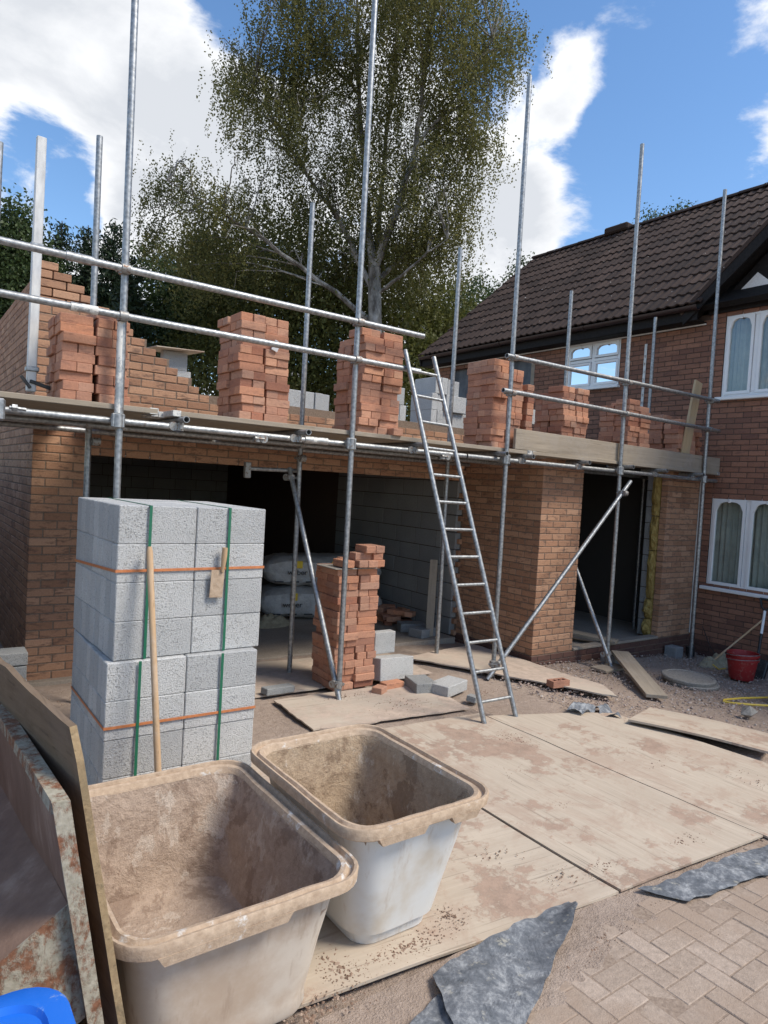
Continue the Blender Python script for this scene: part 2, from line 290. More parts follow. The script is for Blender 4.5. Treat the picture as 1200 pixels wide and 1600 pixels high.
# ------------------------------------------------------------------ mesh helpers
def np_mesh(name, V, Fc):
    """V (n,3), Fc (m,k) with one face size"""
    V = np.asarray(V, np.float32); Fc = np.asarray(Fc, np.int32); k = Fc.shape[1]
    me = bpy.data.meshes.new(name); me.vertices.add(len(V)); me.vertices.foreach_set('co', V.ravel())
    me.loops.add(Fc.size); me.loops.foreach_set('vertex_index', Fc.ravel()); me.polygons.add(len(Fc))
    me.polygons.foreach_set('loop_start', np.arange(0, Fc.size, k, dtype=np.int32)); me.polygons.foreach_set('loop_total', np.full(len(Fc), k, np.int32))
    me.update(calc_edges=True); return me
def chamfer_box(sx, sy, sz, c=.004):
    """24-vertex box with chamfered edges, centred"""
    V = []; idx = {}
    h = (sx / 2, sy / 2, sz / 2)
    c = min(c, min(h) * .6)
    for x in (-1, 1):
        for y in (-1, 1):
            for z in (-1, 1):
                for a in range(3):
                    p = [x * (h[0] - c), y * (h[1] - c), z * (h[2] - c)]; p[a] = (x, y, z)[a] * h[a]
                    idx[(x, y, z, a)] = len(V); V.append(tuple(p))
    Fs = []
    for a in range(3):
        b, d = (a + 1) % 3, (a + 2) % 3
        for s in (-1, 1):
            q = []
            for (u, v) in ((-1, -1), (1, -1), (1, 1), (-1, 1)):
                k = [0, 0, 0]; k[a] = s; k[b] = u; k[d] = v; q.append(idx[(*k, a)])
            Fs.append(q if s > 0 else q[::-1])
        for u in (-1, 1):
            for v in (-1, 1):
                e = []
                for s in (-1, 1):
                    k = [0, 0, 0]; k[a] = s; k[b] = u; k[d] = v; e.append((idx[(*k, b)], idx[(*k, d)]))
                q = [e[0][0], e[1][0], e[1][1], e[0][1]]
                Fs.append(q if u * v > 0 else q[::-1])
    for x in (-1, 1):
        for y in (-1, 1):
            for z in (-1, 1):
                t = [idx[(x, y, z, 0)], idx[(x, y, z, 1)], idx[(x, y, z, 2)]]
                Fs.append(t if x * y * z > 0 else t[::-1])
    return V, Fs
class MB:
    def __init__(s): s.v = []; s.f = []
    def add(s, V, Fs, M=None):
        o = len(s.v)
        for p in V: s.v.append(tuple(M @ Vector(p)) if M is not None else tuple(p))
        for q in Fs: s.f.append([i + o for i in q])
        return s
    def box(s, lo, hi, c=.003):
        lo = Vector(lo); hi = Vector(hi); V, Fs = chamfer_box(*(hi - lo), c); return s.add(V, Fs, Matrix.Translation((lo + hi) / 2))
    def obox(s, cen, size, rot=(0, 0, 0), c=.003):
        V, Fs = chamfer_box(*size, c); return s.add(V, Fs, Matrix.Translation(cen) @ Euler(rot).to_matrix().to_4x4())
    def tube(s, p0, p1, r=.0242, n=12, hollow=True, r1=None):
        p0 = Vector(p0); p1 = Vector(p1); r1 = r if r1 is None else r1
        d = (p1 - p0); L = d.length; M = Matrix.Translation(p0) @ d.to_track_quat('Z', 'Y').to_matrix().to_4x4()
        V = []; Fs = []
        rings = [(r, 0), (r1, L)]
        if hollow: rings = [(r * .6, min(.12, L * .3)), (r * .82, 0), (r, 0), (r1, L), (r1 * .82, L), (r1 * .6, L - min(.12, L * .3))]
        for (rr, z) in rings:
            for i in range(n): a = 2 * math.pi * i / n; V.append((rr * math.cos(a), rr * math.sin(a), z))
        for k in range(len(rings) - 1):
            for i in range(n): j = (i + 1) % n; Fs.append([k * n + i, k * n + j, (k + 1) * n + j, (k + 1) * n + i])
        Fs.append([i for i in range(n)][::-1]); Fs.append([(len(rings) - 1) * n + i for i in range(n)])
        return s.add(V, Fs, M)
    def path(s, pts, r, n=8, radii=None):
        pts = [Vector(p) for p in pts]; o = len(s.v); m_ = len(pts)
        up = Vector((0.13, .2, .97)); 
        for k, p in enumerate(pts):
            t = (pts[min(k + 1, m_ - 1)] - pts[max(k - 1, 0)]).normalized()
            a = t.cross(up); 
            if a.length < 1e-3: a = t.cross(Vector((1, 0, 0)))
            a.normalize(); b = t.cross(a); rr = radii[k] if radii else r
            for i in range(n):
                an = 2 * math.pi * i / n; s.v.append(tuple(p + a * (rr * math.cos(an)) + b * (rr * math.sin(an))))
        for k in range(m_ - 1):
            for i in range(n): j = (i + 1) % n; s.f.append([o + k * n + i, o + k * n + j, o + (k + 1) * n + j, o + (k + 1) * n + i])
        s.f.append([o + i for i in range(n)][::-1]); s.f.append([o + (m_ - 1) * n + i for i in range(n)])
        return s
    def prism(s, poly, d):
        """extrude polygon (3-D points) along vector d"""
        n = len(poly); d = Vector(d); V = [Vector(p) for p in poly] + [Vector(p) + d for p in poly]
        Fs = [list(range(n))[::-1], list(range(n, 2 * n))] + [[i, (i + 1) % n, n + (i + 1) % n, n + i] for i in range(n)]
        return s.add(V, Fs)
    def loft(s, rings, cap0=True, cap1=True):
        o = len(s.v); n = len(rings[0])
        for r_ in rings:
            for p in r_: s.v.append(tuple(p))
        for k in range(len(rings) - 1):
            for i in range(n): j = (i + 1) % n; s.f.append([o + k * n + i, o + k * n + j, o + (k + 1) * n + j, o + (k + 1) * n + i])
        if cap0: s.f.append([o + i for i in range(n)][::-1])
        if cap1: s.f.append([o + (len(rings) - 1) * n + i for i in range(n)])
        return s
    def mesh(s, name='mesh', smooth=False):
        me = bpy.data.meshes.new(name); me.from_pydata(s.v, [], s.f); me.update()
        if smooth:
            for p in me.polygons: p.use_smooth = True
            try: me.set_sharp_from_angle(angle=R(40))
            except Exception: pass
        return me
    def build(s, name, mat, parent=None, smooth=False, **tg):
        return link(name, s.mesh(name, smooth), mat, parent, **tg)
def link(name, me, mat, parent=None, loc=None, rot=None, **tg):
    if mat and not me.materials: me.materials.append(MATS[mat])
    o = bpy.data.objects.new(name, me); C.objects.link(o)
    if loc is not None: o.location = loc
    if rot is not None: o.rotation_euler = rot
    if parent: attach(o, parent)
    for k, v in tg.items(): o[k] = v
    return o
def attach(o, parent):
    """every part keeps world coordinates as its own transform"""
    o.parent = parent; o.matrix_parent_inverse = parent.matrix_basis.inverted()
def thing(name, loc, label, cat, group=None):
    o = bpy.data.objects.new(name, None); C.objects.link(o); o.location = loc; o.empty_display_size = .1
    o['label'] = label; o['category'] = cat
    if group: o['group'] = group
    return o
def tagk(label, cat, group=None):
    d = dict(label=label, category=cat)
    if group: d['group'] = group
    return d
def gz(x, y):
    """height of the yard"""
    s = min(max((x - 5.0) / 4.2, 0), 1) * min(max((y - 1.0) / 2.5, 0), 1)
    return -.22 * s
def blob_stone(mb, p, r, seed):
    rs = random.Random(seed); a = rs.random() * 6.28
    V = []
    ico = [(0, 0, 1), (0, 0, -1)] + [(math.cos(k * 1.2566 + a), math.sin(k * 1.2566 + a), .35 if k % 2 else -.35) for k in range(5)]
    sc = (rs.uniform(.7, 1.3), rs.uniform(.7, 1.3), rs.uniform(.5, .9))
    for v in ico:
        q = rs.uniform(.8, 1.2) * r; V.append((p[0] + v[0] * q * sc[0], p[1] + v[1] * q * sc[1], p[2] + v[2] * q * sc[2]))
    Fs = []
    for k in range(5): j = (k + 1) % 5; Fs.append([0, 2 + k, 2 + j]); Fs.append([1, 2 + j, 2 + k])
    mb.add(V, Fs)

# ------------------------------------------------------------------ brickwork
BL, BD, BH, J = .215, .1025, .065, .010
MESHC = {}
def brick_mesh(l, d, h, mat, c=.004):
    key = (round(l, 3), round(d, 3), round(h, 3), mat)
    if key not in MESHC:
        V, Fs = chamfer_box(key[0], key[1], key[2], c); me = bpy.data.meshes.new('brick'); me.from_pydata(V, [], Fs); me.update(); me.materials.append(MATS[mat]); MESHC[key] = me
    return MESHC[key]
def wall_bricks(axis, plane, face, u0, u1, z0, ncourse, holes=(), par=0, corner0=False, corner1=False, mat='brick_new', l=BL, h=BH, d=BD, j=J, uspan=None, kz=0, proud=0):
    """stretcher bond; axis 'x' = wall runs along X, outer face at y=plane (face -1 looks to -Y); axis 'y' = wall runs along Y, outer face at x=plane"""
    out = []
    for k in range(ncourse):
        za = z0 + k * (h + j); zc = za + h / 2
        odd = (k + par + kz) % 2
        a, b = (u0, u1) if uspan is None else uspan(k, u0, u1)
        if b - a < .04: continue
        st = a
        iv = [(a, b)]
        if corner0 and odd: iv = [(a + d + j, b)]
        if corner1 and not odd: iv = [(iv[0][0], b - d - j)]
        for (ha, hb, hza, hzb) in holes:
            if hza < zc < hzb:
                nw = []
                for (p, q) in iv:
                    if hb <= p or ha >= q: nw.append((p, q)); continue
                    if ha > p: nw.append((p, ha))
                    if hb < q: nw.append((hb, q))
                iv = nw
        ph = u0 + (d + j if odd else 0) - (l + j) * 4
        for (p, q) in iv:
            n0 = math.floor((p - ph) / (l + j)) - 1
            u = ph + n0 * (l + j)
            while u < q:
                ua, ub = max(u, p), min(u + l, q)
                if ub - ua > .03:
                    uc = (ua + ub) / 2; pr = random.uniform(-.0015, .0015) + proud
                    if axis == 'x': cen = (uc, plane - face * (d / 2 - pr), zc)
                    else: cen = (plane - face * (d / 2 - pr), uc, zc)
                    out.append((cen, (ub - ua, d, h), axis, mat, face))
                u += l + j
    return out
OCC = [(115, 792, 410, 1210), (0, 1130, 560, 1600), (500, 860, 588, 1070)]
def bscore(b):
    cen, sz, ax, mat, face = b
    x, y, dpt = proj(cen)
    if not (-20 < x < 1220 and -20 < y < 1620) or dpt < .3: return 0
    for (a, b_, c_, d_) in OCC:
        if a < x < c_ and b_ < y < d_: return 0
    v = Vector(cen) - Vector((0, 0, H)); n = Vector((0, face, 0)) if ax == 'x' else Vector((face, 0, 0))
    cs = -(v.normalized().dot(n))
    return max(cs, 0) * sz[0] * sz[2] / dpt ** 2 if sz[0] > .06 else 0
def place_bricks(bricks, parent, nmax=300, name='brick', rest='brickwork'):
    sc = sorted(range(len(bricks)), key=lambda i: -bscore(bricks[i])); top = set(i for i in sc[:nmax] if bscore(bricks[i]) > 0)
    by = {}
    for i, (cen, sz, ax, mat, face) in enumerate(bricks):
        rz = (0 if ax == 'x' else math.pi / 2)
        if i in top: link(name, brick_mesh(*sz, mat), None, parent, loc=cen, rot=(0, 0, rz))
        else:
            V, Fs = chamfer_box(*sz, .004); by.setdefault(mat, MB()).add(V, Fs, Matrix.Translation(cen) @ Matrix.Rotation(rz, 4, 'Z'))
    if by:      # everything past the limit: one part
        tot = MB(); mi = []; mats = list(by)
        for k, mt in enumerate(mats): mi += [k] * len(by[mt].f); tot.add(by[mt].v, by[mt].f)
        me = tot.mesh(rest)
        for mt in mats: me.materials.append(MATS[mt])
        me.polygons.foreach_set('material_index', mi)
        o = link(rest, me, None, parent); o['kind'] = 'stuff'

# ================================================================== SETTING
def grid_sheet(name, x0, x1, y0, y1, nx, ny, zf, mat, **tg):
    xs = np.linspace(x0, x1, nx); ys = np.linspace(y0, y1, ny)
    V = [(x, y, zf(x, y)) for y in ys for x in xs]
    Fs = [[j * nx + i, j * nx + i + 1, (j + 1) * nx + i + 1, (j + 1) * nx + i] for j in range(ny - 1) for i in range(nx - 1)]
    me = bpy.data.meshes.new(name); me.from_pydata(V, [], Fs); me.update()
    for p in me.polygons: p.use_smooth = True
    return link(name, me, mat, **tg)
# one ground sheet to the horizon, finer near the yard
xs = [-900, -200, -60, -20, -8] + list(np.linspace(-3, 12, 151)) + [16, 25, 60, 200, 900]
ys = [-900, -200, -60, -20, -6] + list(np.linspace(-1, 7, 81)) + [8, 9.5, 12, 15, 20, 30, 60, 200, 900]
V = []
for y in ys:
    for x in xs:
        z = gz(x, y) - .012
        if -3 < x < 12 and -1 < y < 7: z += .016 * mnoise.noise((x * 2.1, y * 2.1, 0)) + .006 * mnoise.noise((x * 7, y * 7, 3)) - .012
        V.append((x, y, z))
nx = len(xs)
me = bpy.data.meshes.new('ground'); me.from_pydata(V, [], [[j * nx + i, j * nx + i + 1, (j + 1) * nx + i + 1, (j + 1) * nx + i] for j in range(len(ys) - 1) for i in range(nx - 1)]); me.update()
for p in me.polygons: p.use_smooth = True
link('ground', me, 'dirt', kind='structure')

# block paved drive, 90 degree herringbone
drive = bpy.data.objects.new('driveway', None); C.objects.link(drive); drive['kind'] = 'structure'; drive.location = (3, .9, 0)
MB().box((-.6, -3, -.10), (9, 1.78, -.0035)).build('sand_bed', 'jointing_sand', drive)
PW, PL = .100, .200
V, Fs = chamfer_box(PL - .004, PW - .004, .05, .004)
pav = bpy.data.meshes.new('paver'); pav.from_pydata(V, [], Fs); pav.update(); pav.materials.append(MATS['paver'])
pl = []
for i in range(-60, 90):
    for k in range(-40, 40):
        # herringbone lattice of pairs
        x = i * PW + 0.0; y = k * PW
        r_ = (i - k) % 4
        if r_ == 0: pl.append((x + PL / 2, y + PW / 2, 0))
        elif r_ == 2: pl.append((x + PW / 2, y - PW + PL / 2 , 1))
def edge_y(x):     # where the plywood begins
    return 1.90 - .06 * (x - 2.9) if x > 2.6 else 1.98 - .1 * (x - 2.6) - .1
vis = []
for (x, y, o) in pl:
    if y > 1.76 or x < -.3 or x > 8 or y < -2: continue
    px = proj((x, y, 0)); ok = 480 < px[0] < 1290 and 1300 < px[1] < 1700 and px[2] > .5
    vis.append((0 if ok else 1, px[2] if px[2] > 0 else 99, x, y, o))
vis.sort()
restp = MB()
for n_, (f_, d_, x, y, o) in enumerate(vis):
    z = -.025 + random.uniform(-.003, .002) + .004 * mnoise.noise((x * 1.5, y * 1.5, 9)); rz = (o * math.pi / 2) + random.uniform(-.008, .008)
    tl = (random.uniform(-.01, .01), random.uniform(-.01, .01))
    if n_ < 300 and f_ == 0: link('paver', pav, None, drive, loc=(x, y, z), rot=(tl[0], tl[1], rz))
    else: restp.add(V, Fs, Matrix.Translation((x, y, z)) @ Matrix.Rotation(rz, 4, 'Z'))
restp.build('paving', 'paver', drive, kind='stuff')

# concrete slab in garage and porch
MB().box((1.0, 6.5, -.25), (5.94, 14.4, .004)).build('garage_floor', 'concrete_slab', kind='structure')

# ================================================================== EXTENSION (garage and porch)
ext = thing('brick_extension', (3.5, 7.5, 0), 'half built orange brown brick garage and porch extension with open fronts', 'building')
GX0, GY, GX1 = .97, 6.6, 6.05
bk = []
CH = BH + J
# front wall: pier, head over garage door, racked upper part
def rack(k, a, b):
    z = .0 + k * CH
    if z > 3.62: return (a, a)
    if z > 2.62:
        t = (z - 2.62) / (3.62 - 2.62); return (a, 2.52 - t * 1.45 + .02)
    return (a, b)
bk += wall_bricks('x', GY, -1, GX0, GX1, 0.0, 49, holes=[(1.41, 6.0, -1, 2.05)], corner0=True, uspan=rack)
bk = [b for b in bk if not (b[0][2] > 2.70 and b[0][0] > 2.62)]
# left flank wall
bk += wall_bricks('y', GX0, -1, GY, 14.4, 0.0, 48, corner0=True, par=1)
# porch: flank facing the garage, two piers, dark plinth
PY = 5.3; PX0 = 6.05; HX = 9.4
bk += wall_bricks('y', PX0, -1, PY, GY + .02, .035, 31, corner0=True, par=1)
bk += wall_bricks('x', PY, -1, PX0, 6.77, .035, 31, corner0=True)
bk += wall_bricks('x', PY, -1, 8.58, HX - .02, .035, 31, par=1)
bk += wall_bricks('y', PX0 - .012, -1, PY - .012, GY + .02, -.265, 4, corner0=True, par=1, mat='brick_plinth')
bk += wall_bricks('x', PY - .012, -1, PX0 - .012, HX - .02, -.265, 4, corner0=True, mat='brick_plinth')
# return of the garage door jamb (brick left between block teeth)
bk += wall_bricks('y', 5.995, -1, GY + .11, GY + .11 + .215, 0.0, 27, mat='brick_new')
place_bricks(bk, ext, 300)
core = MB(); r_ = .005
core.box((GX0 + r_, GY + r_, -.2), (1.41 - .004, GY + .1, 2.05), .001)          # pier
core.box((1.41 - .004, GY + r_, 2.052), (6.0, GY + .1, 2.70), .001)             # door head
core.box((GX0 + r_, GY + r_, 2.052), (1.406, GY + .1, 3.35), .001)
for z0_, x1_ in ((2.70, 2.35), (2.85, 2.12), (3.0, 1.90), (3.15, 1.70)): core.box((1.407, GY + r_ + .0005 * z0_, z0_ - .001), (x1_, GY + .1, z0_ + .145), .001)
core.box((GX0 + r_, GY + .101, -.2), (GX0 + .1, 14.4, 3.58), .001)              # flank
core.box((PX0 + r_, PY + .101, .03), (PX0 + .1, GY + .1, 2.35), .001)           # porch flank
core.box((PX0 + r_, PY + r_, .03), (6.77 - .004, PY + .1, 2.35), .001)
core.box((8.584, PY + r_, .03), (HX - .02, PY + .1, 2.35), .001)
core.box((PX0 - .004, PY - .004, -.4), (HX - .02, PY + .1, .028), .001)
core.box((PX0 - .004, PY + .101, -.4), (PX0 + .1, GY + .1, .028), .001)
core.build('mortar_joints', 'mortar', ext)
# steel lintel under the door head
MB().box((1.30, GY + .012, 2.032), (6.02, GY + .098, 2.047), .001).build('lintel', 'galvanised', ext)
# inner leaf: grey blocks on the garage side walls and back wall, porch jamb
ib = []
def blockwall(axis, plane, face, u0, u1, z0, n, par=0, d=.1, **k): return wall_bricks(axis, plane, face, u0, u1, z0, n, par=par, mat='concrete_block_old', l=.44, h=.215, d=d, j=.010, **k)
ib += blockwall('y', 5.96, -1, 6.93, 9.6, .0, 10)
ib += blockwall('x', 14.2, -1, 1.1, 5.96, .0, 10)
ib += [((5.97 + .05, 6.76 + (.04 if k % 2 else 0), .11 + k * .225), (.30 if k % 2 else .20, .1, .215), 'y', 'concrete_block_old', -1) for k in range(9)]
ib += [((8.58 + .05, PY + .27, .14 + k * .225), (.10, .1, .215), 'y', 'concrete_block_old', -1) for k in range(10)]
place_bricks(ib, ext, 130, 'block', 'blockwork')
for lo_, hi_ in (((5.967, 6.94, -.1), (6.04, 14.206, 2.3)), ((1.05, 14.207, -.1), (6.04, 14.3, 2.34)), ((8.587, PY + .225, 0), (8.67, PY + .315, 2.35))):  # dark side core past the blocks paints in the unlit garage depth
    MB().box(lo_, hi_, .001).build('mortar_and_dark_core', 'mortar_house', ext)
# garage ceiling = upper floor, porch back and side linings
MB().box((GX0 + .11, GY + .11, 2.32), (6.04, 14.4, 2.50)).build('upper_floor', 'board_timber', ext)
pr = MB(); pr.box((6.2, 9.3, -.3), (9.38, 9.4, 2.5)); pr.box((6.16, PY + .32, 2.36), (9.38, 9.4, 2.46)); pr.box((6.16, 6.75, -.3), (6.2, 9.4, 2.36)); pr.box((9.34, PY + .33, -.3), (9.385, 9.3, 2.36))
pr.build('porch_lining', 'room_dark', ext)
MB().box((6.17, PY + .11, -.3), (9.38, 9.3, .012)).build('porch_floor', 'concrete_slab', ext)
MB().box((6.78, PY - .02, .030), (8.57, PY + .115, .062), .006).build('threshold', 'concrete_slab', ext)
MB().box((6.9, 9.22, 1.93), (8.3, 9.29, 1.98)).build('door_head', 'white_upvc', ext)
# mineral wool slabs showing in the cavity of the porch jamb
for k, (z0, z1) in enumerate([(.03, .27), (.28, .55), (.56, 1.22), (1.23, 1.70), (1.71, 2.33)]):
    q = MB(); rs = random.Random(k); rings = []
    nz = 8
    for i in range(nz + 1):
        z = z0 + (z1 - z0) * i / nz; bul = .018 + .03 * math.sin(math.pi * i / nz) * (1.6 if k < 2 else .7)
        rings.append([(8.575 - bul * (.4 + rs.random()), PY + .108 + .012 * rs.random(), z), (8.572 - bul * (.8 + rs.random()), PY + .16, z), (8.575 - bul * (.4 + rs.random()), PY + .214 - .01 * rs.random(), z), (8.66, PY + .214, z), (8.66, PY + .108, z)])
    q.loft(rings).build('insulation_slab', 'insulation', ext)
# white starter strip where the porch meets the house
MB().box((HX - .035, PY - .012, .05), (HX - .022, PY + .0, 2.3), .001).build('wall_starter', 'aluminium', ext)

# ================================================================== HOUSE
hs = thing('brick_house', (11, 7, -.2), 'existing red brown brick house with dark tiled roof and white windows', 'house')
YH0, YH1 = 2.2, 11.35
WU = (4.26, 5.12, 3.42, 4.57); WL = (4.10, 5.13, .76, 2.03); WS = (6.82, 7.88, 3.745, 4.50); REC = (8.62, 10.95, 2.3, 4.42)
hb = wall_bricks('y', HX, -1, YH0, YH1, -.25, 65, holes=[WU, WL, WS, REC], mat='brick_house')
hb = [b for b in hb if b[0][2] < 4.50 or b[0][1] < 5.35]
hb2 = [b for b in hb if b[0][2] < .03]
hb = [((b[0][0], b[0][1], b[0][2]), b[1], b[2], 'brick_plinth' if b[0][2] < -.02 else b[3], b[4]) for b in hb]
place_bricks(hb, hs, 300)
hc = MB(); r_ = .006
def wallcore(mb, x0, x1, ya, yb, za, zb, holes):
    ys = sorted(set([ya, yb] + [h[0] for h in holes] + [h[1] for h in holes]))
    for a, b in zip(ys[:-1], ys[1:]):
        segs = [(za, zb)]
        for h in holes:
            if h[0] <= a and h[1] >= b:
                nw = []
                for (p, q) in segs:
                    if h[2] > p: nw.append((p, min(q, h[2])))
                    if h[3] < q: nw.append((max(p, h[3]), q))
                segs = nw
        for (p, q) in segs: mb.box((x0, a, p), (x1, b, q), .0002)
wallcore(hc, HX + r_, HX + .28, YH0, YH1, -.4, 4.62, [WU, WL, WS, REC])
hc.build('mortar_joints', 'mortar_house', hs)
ot = MB(); ot.box((HX + .3, YH1 - .2, -.4), (15.6, YH1 - .02, 4.6)); ot.box((15.4, -1, -.4), (15.6, YH1 - .2, 4.6)); ot.box((HX + .3, -1.2, -.4), (15.4, -1.0, 4.6)); ot.box((HX + .02, -1.2, -.4), (HX + .28, YH0 - .002, 4.6))
ot.prism([(9.5, YH1 - .18, 4.62), (15.4, YH1 - .18, 4.62), (12.42, YH1 - .18, 7.3)], (0, .15, 0))
ot.build('outer_wall', 'brick_house', hs)
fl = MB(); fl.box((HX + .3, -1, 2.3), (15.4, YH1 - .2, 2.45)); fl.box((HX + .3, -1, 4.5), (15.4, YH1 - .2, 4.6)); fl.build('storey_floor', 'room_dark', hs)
# blue grey lining in the cut-out wall
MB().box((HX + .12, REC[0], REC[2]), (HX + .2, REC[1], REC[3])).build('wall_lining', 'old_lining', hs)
MB().box((HX + .02, 8.62, 2.3), (HX + .10, 8.72, 4.42)).build('wall_stud', 'board_timber', hs)
# windows
def window(y0, y1, z0, z1, nl, transom=None, curtain=True):
    w = MB(); fx0, fx1 = HX + .015, HX + .085; t = .055
    w.box((fx0, y0, z0), (fx1, y0 + t, z1), .006); w.box((fx0, y1 - t, z0), (fx1, y1, z1), .006)
    w.box((fx0 + .001, y0 + t, z1 - t), (fx1, y1 - t, z1), .006); w.box((fx0 + .001, y0 + t, z0), (fx1, y1 - t, z0 + t), .006)
    wo_ = w.build('window', 'white_upvc', hs)
    lw = (y1 - y0) / nl
    for i in range(1, nl): MB().box((fx0 + .002, y0 + i * lw - .03, z0 + t), (fx1, y0 + i * lw + .03, z1 - t), .006).build('mullion', 'white_upvc', wo_)
    cells = [(z0, z1)] if transom is None else [(z0, transom), (transom, z1)]
    if transom: MB().box((fx0 + .003, y0 + t, transom - .025), (fx1, y1 - t, transom + .025), .006).build('transom', 'white_upvc', wo_)
    for i in range(nl):
        for ci, (za, zb) in enumerate(cells):
            a, b = y0 + i * lw + .035, y0 + (i + 1) * lw - .035; c_, d_ = za + .035, zb - .035
            arch = (ci == len(cells) - 1)
            # sash: outer rectangle, inner opening with an arched head
            outer = [(a, c_), (b, c_), (b, d_), (a, d_)]
            ia, ib_, ic, idd = a + .034, b - .034, c_ + .038, d_ - .036
            n = 9
            if arch:
                rise = min(.13, (idd - ic) * .35); inner = [(ia, ic), (ib_, ic)] + [(ib_ - (ib_ - ia) * k / n, idd - rise + rise * (1 - abs(2 * k / n - 1) ** 3) ** .5) for k in range(n + 1)]
            else: inner = [(ia, ic), (ib_, ic)] + [(ib_ - (ib_ - ia) * k / n, idd) for k in range(n + 1)]
            top = [(b - (b - a) * k / n, d_) for k in range(n + 1)]
            om = [(a, c_), (b, c_)] + top
            V = []; Fs = []; N = len(inner)
            for x in (HX + .002, HX + .05):
                V += [(x, p[0], p[1]) for p in om] + [(x, p[0], p[1]) for p in inner]
            for k in range(N):
                k2 = (k + 1) % N
                Fs += [[k, k2, N + k2, N + k], [2 * N + k2, 2 * N + k, 3 * N + k, 3 * N + k2], [N + k, N + k2, 3 * N + k2, 3 * N + k], [k2, k, 2 * N + k, 2 * N + k2]]
            sash = MB().add(V, Fs).build('sash', 'white_upvc', wo_)
            if arch: MB().box((HX - .010, (a + b) / 2 - .018, idd - .012), (HX + .0, (a + b) / 2 + .018, idd + .04), .003).build('keystone', 'white_upvc', wo_)
            g = MB().add([(HX + .03, p[0], p[1]) for p in inner], [list(range(N))]); g.build('pane', 'glass', wo_)
    # sill
    MB().box((HX - .075, y0 - .04, z0 - .05), (HX + .08, y1 + .05, z0 - .003), .008).build('sill', 'white_upvc', wo_)
    if curtain:
        xs_ = []; n = 60
        for k in range(n + 1):
            y = y0 + (y1 - y0) * k / n; xs_.append((HX + .17 + .018 * math.sin(k * 1.35) + .01 * math.sin(k * .47), y))
        V = [(x, y, z0 - .1) for x, y in xs_] + [(x, y, z1 + .05) for x, y in xs_]
        MB().add(V, [[k, k + 1, n + 2 + k, n + 1 + k] for k in range(n)]).build('curtain', 'curtain', wo_, smooth=True)
    return wo_
window(*WU, 2); window(*WL, 2); window(*WS, 2, transom=4.20)
# roof: tiles on a plane rising from the eaves to the ridge
EX, EZ, RX, RZ = 9.10, 4.70, 12.42, 7.54
RL = math.hypot(RX - EX, RZ - EZ); pa = math.atan2(RZ - EZ, RX - EX)
YR0, YR1 = 3.2, 11.62
su = Vector((math.cos(pa), 0, math.sin(pa))); sn = Vector((-math.sin(pa), 0, math.cos(pa)))
TW, TE = .30, .345
def tile_mesh():
    q = MB(); n = 14; L = TE + .075
    prof = []
    for i in range(n + 1):
        t = i / n; y = t * (TW + .012) - TW / 2 - .006
        ph = (t * 2) % 1.0
        prof.append((y, .018 * (math.sin(math.pi * min(ph / .55, 1))) ** 1.3 if ph < .55 else -.004))
    V = []
    for (v, lift) in ((0, .026), (L, .0)):
        for (y, h_) in prof: V.append((v, y, h_ + lift + .012))
        for (y, h_) in prof: V.append((v, y, h_ + lift - .010))
    N = n + 1; Fs = []
    for i in range(n):
        Fs += [[i, i + 1, 2 * N + i + 1, 2 * N + i], [N + i + 1, N + i, 3 * N + i, 3 * N + i + 1], [i + 1, i, N + i, N + i + 1]]
    Fs += [[0, 2 * N, 3 * N, N], [n, N + n, 3 * N + n, 2 * N + n]]
    q.add(V, Fs); me = q.mesh('roof_tile', True); me.materials.append(MATS['roof_tile']); return q, me
tq, tm = tile_mesh()
rot = Matrix((su, Vector((0, 1, 0)), sn)).transposed(); rx90 = rot.to_euler()
tl = []
nrow = int(RL / TE) + 1
for r_ in range(nrow):
    for c_ in range(int((YR1 - YR0) / TW)):
        p = Vector((EX, YR1 - TW / 2 - c_ * TW, EZ)) + su * (r_ * TE - .03) + sn * (.03 + random.uniform(-.003, .003))
        if r_ * TE > RL - .2: continue
        x, y, d_ = proj(p); vis_ = 640 < x < 1230 and 250 < y < 600
        tl.append(((d_ if vis_ else 99), p))
# the cross gable hides the lower near tiles
GYC, GSL = 3.72, .86      # apex y, slope (rise per metre)
def gable_z(y): return 4.74 + GSL * (5.50 - y)
tl = [t for t in tl if not (t[1].y < 5.46 and t[1].z < gable_z(t[1].y) - .02)]
tl.sort(key=lambda t: t[0])
roof = MB().prism([(EX + .05, YR0, EZ - .01), (RX, YR0, RZ - .03), (RX + .3, YR0, RZ - .3), (RX, YR0, RZ - .16), (EX + .15, YR0, EZ - .06)], (0, YR1 - YR0 - .03, 0)).build('roof', 'black_paint', hs)
rb = MB()
for i, (d_, p) in enumerate(tl):
    e_ = rx90.copy()
    if i < 300: link('roof_tile', tm, None, roof, loc=p, rot=(e_.x + random.uniform(-.012, .012), e_.y + random.uniform(-.012, .012), e_.z + random.uniform(-.004, .004)))
    else: rb.add(tq.v, tq.f, Matrix.Translation(p) @ rot.to_4x4())
if rb.v: rb.build('roof_tiling', 'roof_tile', roof, smooth=True, kind='stuff')
MB().prism([(RX - .1, -1.3, RZ - .06), (RX, -1.3, RZ + .02), (15.9, -1.3, EZ - .1), (15.7, -1.3, EZ - .2)], (0, YR1 + 1.3, 0)).build('rear_slope', 'roof_tile', hs)
MB().prism([(EX, -1.3, EZ), (RX - .05, -1.3, RZ), (RX - .05, -1.3, RZ - .14), (EX + .1, -1.3, EZ - .06)], (0, YR0 + 1.28, 0)).build('near_slope', 'roof_tile', hs)
